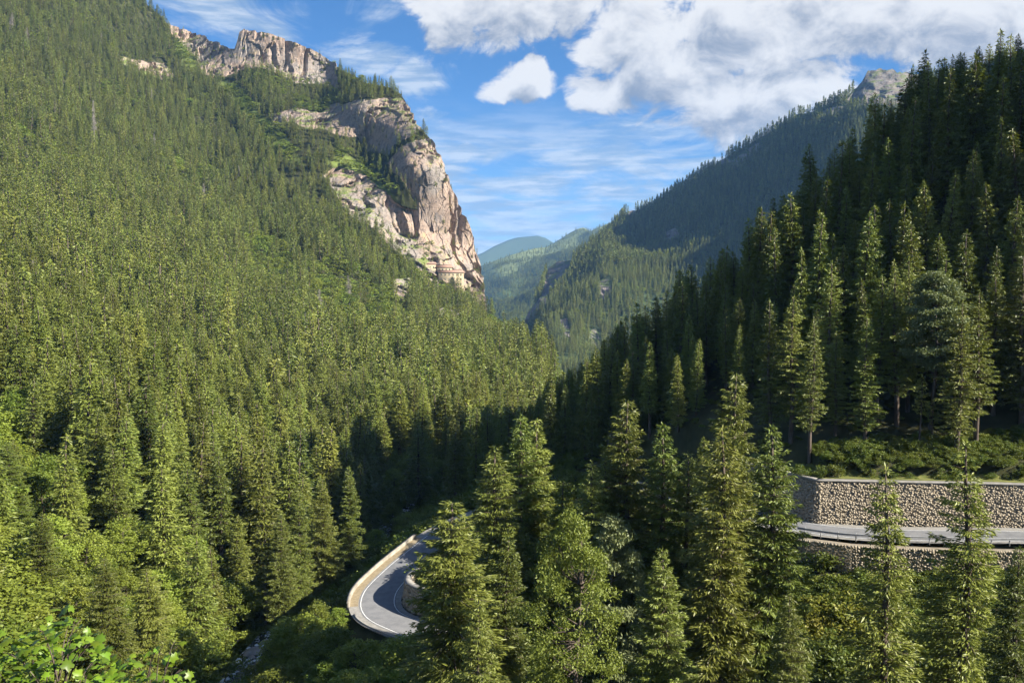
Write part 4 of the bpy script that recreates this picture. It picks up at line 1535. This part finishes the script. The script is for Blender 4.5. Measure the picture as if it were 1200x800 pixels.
def forest(name, pts, heights, kinds, label, seed, fat=(.9, 1.2)):
    rg = np.random.default_rng(seed)
    me = bpy.data.meshes.new(name)
    me.vertices.add(len(pts))
    me.vertices.foreach_set('co', np.ascontiguousarray(pts, np.float32).ravel())
    s = heights / np.array(PH)[kinds]
    fa = rg.uniform(*fat, len(pts))
    at = me.attributes.new('tree_scale', 'FLOAT_VECTOR', 'POINT')
    at.data.foreach_set('vector', np.stack([s * fa, s * fa, s], -1).astype(np.float32).ravel())
    at = me.attributes.new('tree_turn', 'FLOAT_VECTOR', 'POINT')
    at.data.foreach_set('vector', np.stack([rg.normal(0, .02, len(pts)), rg.normal(0, .02, len(pts)), rg.uniform(0, 6.28, len(pts))], -1).astype(np.float32).ravel())
    at = me.attributes.new('tree_kind', 'INT', 'POINT')
    at.data.foreach_set('value', kinds.astype(np.int32))
    me.update()
    o = link(name, me)
    g = bpy.data.node_groups.new(name, 'GeometryNodeTree')
    g.interface.new_socket('Geometry', in_out='INPUT', socket_type='NodeSocketGeometry')
    g.interface.new_socket('Geometry', in_out='OUTPUT', socket_type='NodeSocketGeometry')
    gi, go = g.nodes.new('NodeGroupInput'), g.nodes.new('NodeGroupOutput')
    join = g.nodes.new('GeometryNodeJoinGeometry')
    used = sorted(set(int(k) for k in kinds))

    def named(nm, ty):
        a = g.nodes.new('GeometryNodeInputNamedAttribute')
        a.data_type = ty
        a.inputs['Name'].default_value = nm
        return a.outputs['Attribute']
    sc_, tu, ki = named('tree_scale', 'FLOAT_VECTOR'), named('tree_turn', 'FLOAT_VECTOR'), named('tree_kind', 'INT')
    for k in used:
        oi = g.nodes.new('GeometryNodeObjectInfo')
        oi.inputs['Object'].default_value = PROTO[k]
        oi.inputs['As Instance'].default_value = False
        cmp_ = g.nodes.new('FunctionNodeCompare')
        cmp_.data_type = 'INT'
        cmp_.operation = 'EQUAL'
        g.links.new(ki, cmp_.inputs[2])
        cmp_.inputs[3].default_value = k
        ip = g.nodes.new('GeometryNodeInstanceOnPoints')
        g.links.new(gi.outputs[0], ip.inputs['Points'])
        g.links.new(cmp_.outputs[0], ip.inputs['Selection'])
        g.links.new(oi.outputs['Geometry'], ip.inputs['Instance'])
        g.links.new(sc_, ip.inputs['Scale'])
        g.links.new(tu, ip.inputs['Rotation'])
        g.links.new(ip.outputs[0], join.inputs[0])
    g.links.new(join.outputs[0], go.inputs[0])
    md = o.modifiers.new('trees', 'NODES')
    md.node_group = g
    tag(o, label, 'forest', kind='stuff')
    return o


rest = np.ones(len(lp), bool)
rest[cand_l] = False
rest[cand_b] = False
rp, rh, rl = lp[rest], hl[rest], leafy[rest]
yk = rp[:, 1]
rgk = np.random.default_rng(3)
kk = np.where(rl, np.where(yk < 260, 11, rgk.integers(9, 11, len(rp))), np.where(yk < 420, rgk.integers(0, 3, len(rp)), rgk.integers(3, 7, len(rp))))
odd = rgk.random(len(rp))
kk = np.where(~rl & (yk > 260), np.where(odd < .004, 14, np.where(odd < .13, 15, kk)), kk)
rp[:, 2] -= .4
forest('left_forest', rp, rh, kk, 'dense spruce forest covering the whole left mountainside', 1, (1.15, 1.75))
hr = np.array([h for k, h in enumerate(hill) if not shown[k]])
if len(hr):
    forest('hillside_wood', hr[:, :3], hr[:, 3], np.random.default_rng(4).integers(0, 3, len(hr)), 'dark spruce wood behind the first rows of the right hillside', 2)


def right_ok(PX, PY, rock, mead, pos):
    c = fbm(pos[..., 0] / 110, pos[..., 1] / 110, .6, 3)
    hid = PY < skyline(PX) + 70
    return (rock < .15) * np.where(c < .37, .10, 1.0) * hid


fp, fx, fy, fr, fm = scatter(RIGHT, 60000, lambda y: 6.2, right_ok, 21, (596, 1180))
rgf = np.random.default_rng(22)
fh = rgf.uniform(15, 27, len(fp))
fk = np.where(fp[:, 1] < 1900, rgf.integers(3, 7, len(fp)), rgf.integers(7, 9, len(fp)))
lf = rgf.random(len(fp)) < .07
fk = np.where(lf, rgf.integers(9, 11, len(fp)), fk)
fh = np.where(lf, fh * .55, fh)
forest('right_forest', fp, fh, fk, 'bluish spruce forest covering the higher mountain on the right', 3)


def hill_ok(PX, PY, rock, mead, pos):
    c = fbm(pos[..., 0] / 260, pos[..., 1] / 260, .9, 3)
    return np.where(mead > .4, np.where(c < .40, .6, .05), np.where(c < .36, .1, 1.0)) * (PY < 420)


qp, qx, qy, _, _ = scatter(HILL, 24000, lambda y: 7.0, hill_ok, 31, (540, 790))
forest('far_forest', qp, np.random.default_rng(32).uniform(12, 22, len(qp)), np.random.default_rng(33).integers(7, 9, len(qp)), 'distant woods on the green hill up the valley', 4, (1.1, 1.6))

# ---- shrubs on top of the wall and the banks
wallpt = resample(WALL, .3)
rgs = np.random.default_rng(55)
spots = []
for px in np.arange(936, 1205, 11.5):
    px += rgs.uniform(-4, 4)
    py = rgs.uniform(549, 558)
    Y = rgs.uniform(121.5, 125.5)
    b = P(px, py, Y)
    spots.append((b[0], b[1]))
for c, (x, y) in enumerate(spots):
    z = float(ground_z(x, y))
    plant('shrub', SHRUB[c % 3], (x, y, max(z, -25.8)), rgs.uniform(.9, 2.1), 2.2, f'{ordinal(c + 1)} leafy shrub from the left along the top of the retaining wall', 'shrub', 'shrubs on top of the wall',
          fat=rgs.uniform(.8, 1.2), parts=('stems', 'leaves'))
c = 0
for px, py, Y in ((948, 668, 104), (965, 664, 104.5), (982, 676, 103.5), (1000, 680, 103), (960, 688, 102), (985, 696, 101.5), (1010, 694, 102), (940, 690, 101), (1018, 706, 100), (962, 712, 99), (940, 720, 98), (1000, 716, 99)):
    b = P(px, py, Y)
    c += 1
    plant('bracken_clump', BRACK[c % 2], (b[0], b[1], float(ground_z(b[0], b[1]))), rgs.uniform(1.7, 2.6), 1.5, f'{ordinal(c)} yellow-green bracken clump from the left below the stone walls', 'bracken', 'bracken below the walls',
          parts=('stems', 'fronds'))
bank = []
for k in range(900):
    x, y = rgs.uniform(-36, 84), rgs.uniform(52, 104)
    if seg_dist(np.array([x]), np.array([y]), ROAD[::4])[0][0] < 5.5 or seg_dist(np.array([x]), np.array([y]), LWALL)[0][0] < 2.2 or y > np.interp(x, [-40, 20, 37, 84], [118, 95, 108, 100]):
        continue
    if all((x - a) ** 2 + (y - b) ** 2 > 5.5 for a, b in bank):
        bank.append((x, y))
seen, hid = [], []
for x, y in bank:
    z = float(ground_z(x, y))
    px, py = proj((x, y, z + 2))
    (seen if (0 < px < 1200 and py < 800 and px > 900) else hid).append((x, y, z))
seen.sort(key=lambda s: proj(s)[0])
for c, (x, y, z) in enumerate(seen):
    plant('shrub', SHRUB[c % 3], (x, y, z), rgs.uniform(1.6, 3.0) * (.55 if y > 94 else 1), 2.2, f'{ordinal(c + 1)} leafy bush from the left on the bank below the stone walls', 'shrub', 'bushes on the bank below the walls', fat=1.15, parts=('stems', 'leaves'))
hid = np.array(hid)
# undergrowth over the rest of the near ground
u = np.stack([rgs.uniform(-48, 110, 6500), rgs.uniform(45, 250, 6500)], -1)
u = np.concatenate([u, np.stack([rgs.uniform(34, 85, 2600), rgs.uniform(88, 108.5, 2600)], -1), np.stack([rgs.uniform(36, 85, 700), rgs.uniform(117, 127, 700)], -1)])
uz = ground_z(u[:, 0], u[:, 1])
du, _, _ = seg_dist(u[:, 0], u[:, 1], ROAD[::4])
dv, sv, _ = seg_dist(u[:, 0], u[:, 1], WALL)
ds_, _, _ = seg_dist(u[:, 0], u[:, 1], STREAM[::4])
dl_, _, _ = seg_dist(u[:, 0], u[:, 1], LWALL)
sl_ = seg_dist(u[:, 0], u[:, 1], LWALL)[1]
below = (sl_ < 0) & (u[:, 0] > 34) & (dl_ > .9)
ok = ((du > 5.6) & (dv > 2.0) & (ds_ > 3.0) & (dl_ > 2.2) & ((u[:, 1] < 100) | (u[:, 0] < 34) | (sv > 0))) | below
up_l, ux_l, uy_l, _, _ = scatter(LEFT, 9000, lambda y: 1.6, lambda PX, PY, rock, mead, pos: (pos[..., 1] < 330).astype(float), 77, (-60, 560))
up_l = up_l[seg_dist(up_l[:, 0], up_l[:, 1], STREAM[::4])[0] > 3.0]
up_l = up_l[seg_dist(up_l[:, 0], up_l[:, 1], ROAD[::4])[0] > 6.0]
upts = np.concatenate([np.c_[u, uz][ok], hid, up_l])
rgu = np.random.default_rng(8)
uh = rgu.uniform(1.2, 3.2, len(upts))
lowb = (upts[:, 0] > 34) & (upts[:, 1] > 96) & (upts[:, 1] < 109)
uh = np.where(lowb, uh * .58, uh)
hillb = (upts[:, 0] > 12) & (upts[:, 1] > 127)
uh = np.where(hillb, uh * .3, uh)
strip = (upts[:, 0] > 30) & (upts[:, 1] > 116) & (upts[:, 1] <= 127)
uh = np.where(strip, uh * .38, uh)
kp = ~hillb | (rgu.random(len(upts)) < .4)
upts, uh = upts[kp], uh[kp]
forest('undergrowth', upts, uh, np.random.default_rng(9).integers(12, 14, len(upts)), 'leafy undergrowth covering the ground between the trees', 5, (1.0, 1.5))
bpy.data.objects['undergrowth']['category'] = 'undergrowth'

# ---- shaded leafy trees round the lower bend and above the stream
rgb = np.random.default_rng(66)
LOW = [(330, 735, 118), (352, 722, 120), (372, 742, 112), (395, 735, 110), (420, 752, 106), (352, 770, 106), (385, 775, 102), (330, 782, 104), (440, 778, 100), (470, 785, 97), (410, 790, 96), (370, 705, 128), (395, 712, 124),
       (490, 742, 100), (465, 660, 168), (440, 620, 182), (480, 600, 192), (505, 592, 200)]
for c, (px, py, Y) in enumerate(LOW):
    t_ = P(px, py, Y)
    g = float(ground_z(t_[0], t_[1]))
    h = min(max(float(t_[2]) - g, 3.5), 14)
    if c < 14:
        lbl = f'{ordinal(c + 1)} shaded bushy tree counted downhill between the stream and the lower bend'
    else:
        lbl = f'{ordinal(c - 13)} shaded bushy tree counted from below the bend beyond the parapet'
    plant('broadleaf_tree', BROAD[c % 3], (t_[0], t_[1], g), h, (12, 10, 14)[c % 3], lbl, 'tree', 'shaded bushy trees round the lower bend', fat=1.35)

# ---- dead trees
SN = [(110, 116, 156, 900, 'dead', 1.0, 'grey dead spruce standing high in the left forest'), (226, 570, 640, 165, 'dead_brown', 1.2, 'bare brown dead spruce low on the left slope'),
      (140, 596, 668, 150, 'dead', .5, 'slim pale dead trunk among the leafy trees on the left slope'), (312, 668, 735, 150, 'dead', .35, 'thin bare pole of a dead tree above the stream')]
for px, y0, y1, Y, mt, fat, lb in SN:
    a, b = P(px, y0, Y), P(px, y1, Y)
    h = float(a[2] - b[2])
    plant('dead_tree', snag(80 + px, H=h + 6, mat=mt, Rm=1.9 if h < 20 else 3.6, thick=1.0 if h < 20 else 4.0), (b[0], b[1], b[2] - 6), h + 6, h + 6, lb, 'dead tree', 'dead trees', fat=fat if Y < 500 else 1.0, parts=('trunk', 'branches'))

# ------------------------------------------------------------------ the monastery on its ledge under the cliff
M['plaster'] = simple_mat('old_plaster', (.27, .22, .145), (.34, .285, .195), .25, .9, .2, .05)
M['roof'] = simple_mat('tile_roof', (.27, .165, .125), (.34, .22, .17), .8, .9, .5, .1)
M['dark_opening'] = simple_mat('window_glass', (.03, .032, .036), (.05, .052, .056), 1.0, .25, .05, .01, spec=.5)
pL, _, _, pX, pY = LEFT


def building(name, px0, px1, pyt, pyb, Y, deep, rows, cols, label, roofh):
    a, b = P(px0, pyt, Y), P(px1, pyb, Y)
    w, h = float(b[0] - a[0]), float(a[2] - b[2])
    e = link(name, None, loc=(float(a[0]), float(Y), float(b[2])))
    e.rotation_euler = (0, 0, R(14))
    s = Soup()
    s.box((0, 0, -12), (w, deep, h))
    link('wall', s.mesh('monastery_wall', M['plaster']), e)
    s = Soup()
    o = .9
    s.add([(-o, -o, h), (w + o, -o, h), (w + o, deep, h + roofh), (-o, deep, h + roofh), (-o, -o, h + .35), (w + o, -o, h + .35), (w + o, deep, h + roofh + .35), (-o, deep, h + roofh + .35)], _cubef)
    link('roof', s.mesh('monastery_roof', M['roof']), e)
    ws = Soup()
    ws.box((-.55, -.09, -.95), (.55, .25, .95))
    wm = ws.mesh('monastery_window', M['dark_opening'])
    fs = Soup()
    fs.box((-.8, -.16, -1.25), (.8, -.02, -.96))
    fm_ = fs.mesh('monastery_sill', M['plaster'])
    for r_ in range(rows):
        for c_ in range(cols):
            x, z = w * (c_ + .7) / (cols + .4), h * (r_ + .55) / rows
            q = link('window', wm, e, (x, 0, z))
            link('sill', fm_, q)
    tag(e, label, 'monastery', 'monastery buildings under the cliff')


building('monastery', 514, 544, 319, 341, 935, 14, 4, 6, 'tall cream monastery block with rows of windows under the cliff', 3.0)
building('monastery', 487, 511, 309, 318, 940, 10, 1, 6, 'low long monastery wing left of the tall block at the cliff foot', 2.0)
building('monastery', 512, 530, 313, 319, 945, 8, 1, 4, 'pink roofed upper monastery house set back above the tall block', 2.6)

# ------------------------------------------------------------------ big-leaved bush in the near corner, its leaves one by one
def leaf_mesh(seed):
    rg = np.random.default_rng(seed)
    out = [(0, 0)]
    lobes = [(.18, .30), (.42, .30), (.46, .52), (.30, .62), (.34, .86), (.14, .80), (0, 1.05)]
    right_ = [(x * rg.uniform(.9, 1.1), y) for x, y in lobes[:-1]]
    left_ = [(-x * rg.uniform(.9, 1.1), y) for x, y in lobes[:-1]][::-1]
    pts = out + right_ + [lobes[-1]] + left_
    v = [(x, y, -.18 * abs(x) - .22 * (y - .4) ** 2) for x, y in pts] + [(0, .5, .06)]
    n = len(pts)
    f = [(i, (i + 1) % n, n) for i in range(n)]
    return mesh_from('big_leaf', np.array(v) * .30, np.array(f), M['hazel'], False, {'tint': np.clip(rg.normal(.5, .2) + 0 * np.arange(n + 1.0), 0, 1)})


LEAF = [leaf_mesh(s) for s in (1, 2, 3)]


def leafy_bush(outline, Y, n_leaf, label, seed):
    """arching stems and big leaves; the outline gives the height of the bush from its left to its right"""
    rg = np.random.default_rng(seed)
    x0, x1 = outline[0][0], outline[-1][0]
    top = curve(outline)
    base = P((x0 + x1) / 2, 850, Y)
    base[2] = max(base[2] - 2.0, float(ground_z(base[0], base[1])))
    e = link('leafy_bush', None, loc=tuple(base))
    st = Soup()
    stems = []
    for k in range(22):
        px = rg.uniform(x0, x1)
        t_ = P(px, top(px) + 45 * rg.random() ** 1.5, Y + rg.uniform(-1.3, 1.6))
        p0 = rg.normal(0, .3, 3) * np.array([1, 1, 0]) + np.array([0, 0, -.6])
        p2 = np.array(t_) - base
        p1 = np.array([p0[0] * .6 + p2[0] * .25, p0[1] * .5 + p2[1] * .4, p2[2] * .85 + .3])
        q = np.linspace(0, 1, 10)[:, None]
        pts = (1 - q) ** 2 * p0 + 2 * q * (1 - q) * p1 + q ** 2 * p2
        st.tube(pts, .024 * (1 - q[:, 0]) + .005, 5)
        stems.append(pts)
    link('stems', st.mesh('bush_stems', M['bark'], True), e)
    k = 0
    while k < n_leaf:
        px = rg.uniform(x0, x1)
        py = rg.uniform(top(px), 815)
        p = np.array(P(px, py, Y + rg.uniform(-1.4, 1.8))) - base
        o = link('leaf', LEAF[k % 3], e, tuple(p))
        o.rotation_euler = (rg.normal(.35, .4), rg.normal(0, .4), rg.uniform(0, 6.28))
        s_ = rg.uniform(.55, 1.05)
        o.scale = (s_, s_, s_)
        k += 1
    tag(e, label, 'bush', 'big-leaved bushes in the near corner')


leafy_bush([(-25, 735), (15, 752), (45, 735), (75, 712), (100, 728), (125, 760), (145, 800)], 17, 295, 'bright big-leaved bush filling the bottom left corner', 5)
leafy_bush([(120, 790), (150, 770), (165, 758), (180, 764), (205, 742), (212, 770), (225, 800)], 20, 90, 'thinner big-leaved bush right of the one in the bottom left corner', 6)

# ------------------------------------------------------------------ the air
m, t, out = new_mat('valley_haze')
pv = t.new('ShaderNodeVolumePrincipled')
pv.inputs['Color'].default_value = (.25, .52, 1.0, 1)
pv.inputs['Density'].default_value = 4.4e-5
pv.inputs['Anisotropy'].default_value = 0.0
t.l.new(pv.outputs[0], out.inputs['Volume'])
s = Soup()
s.box((-14000, -3500, -192), (14000, 14000, 1100))
hz = link('haze', s.mesh('haze', m))
tag(hz, 'thin bluish haze filling the valley air', 'haze', kind='stuff')
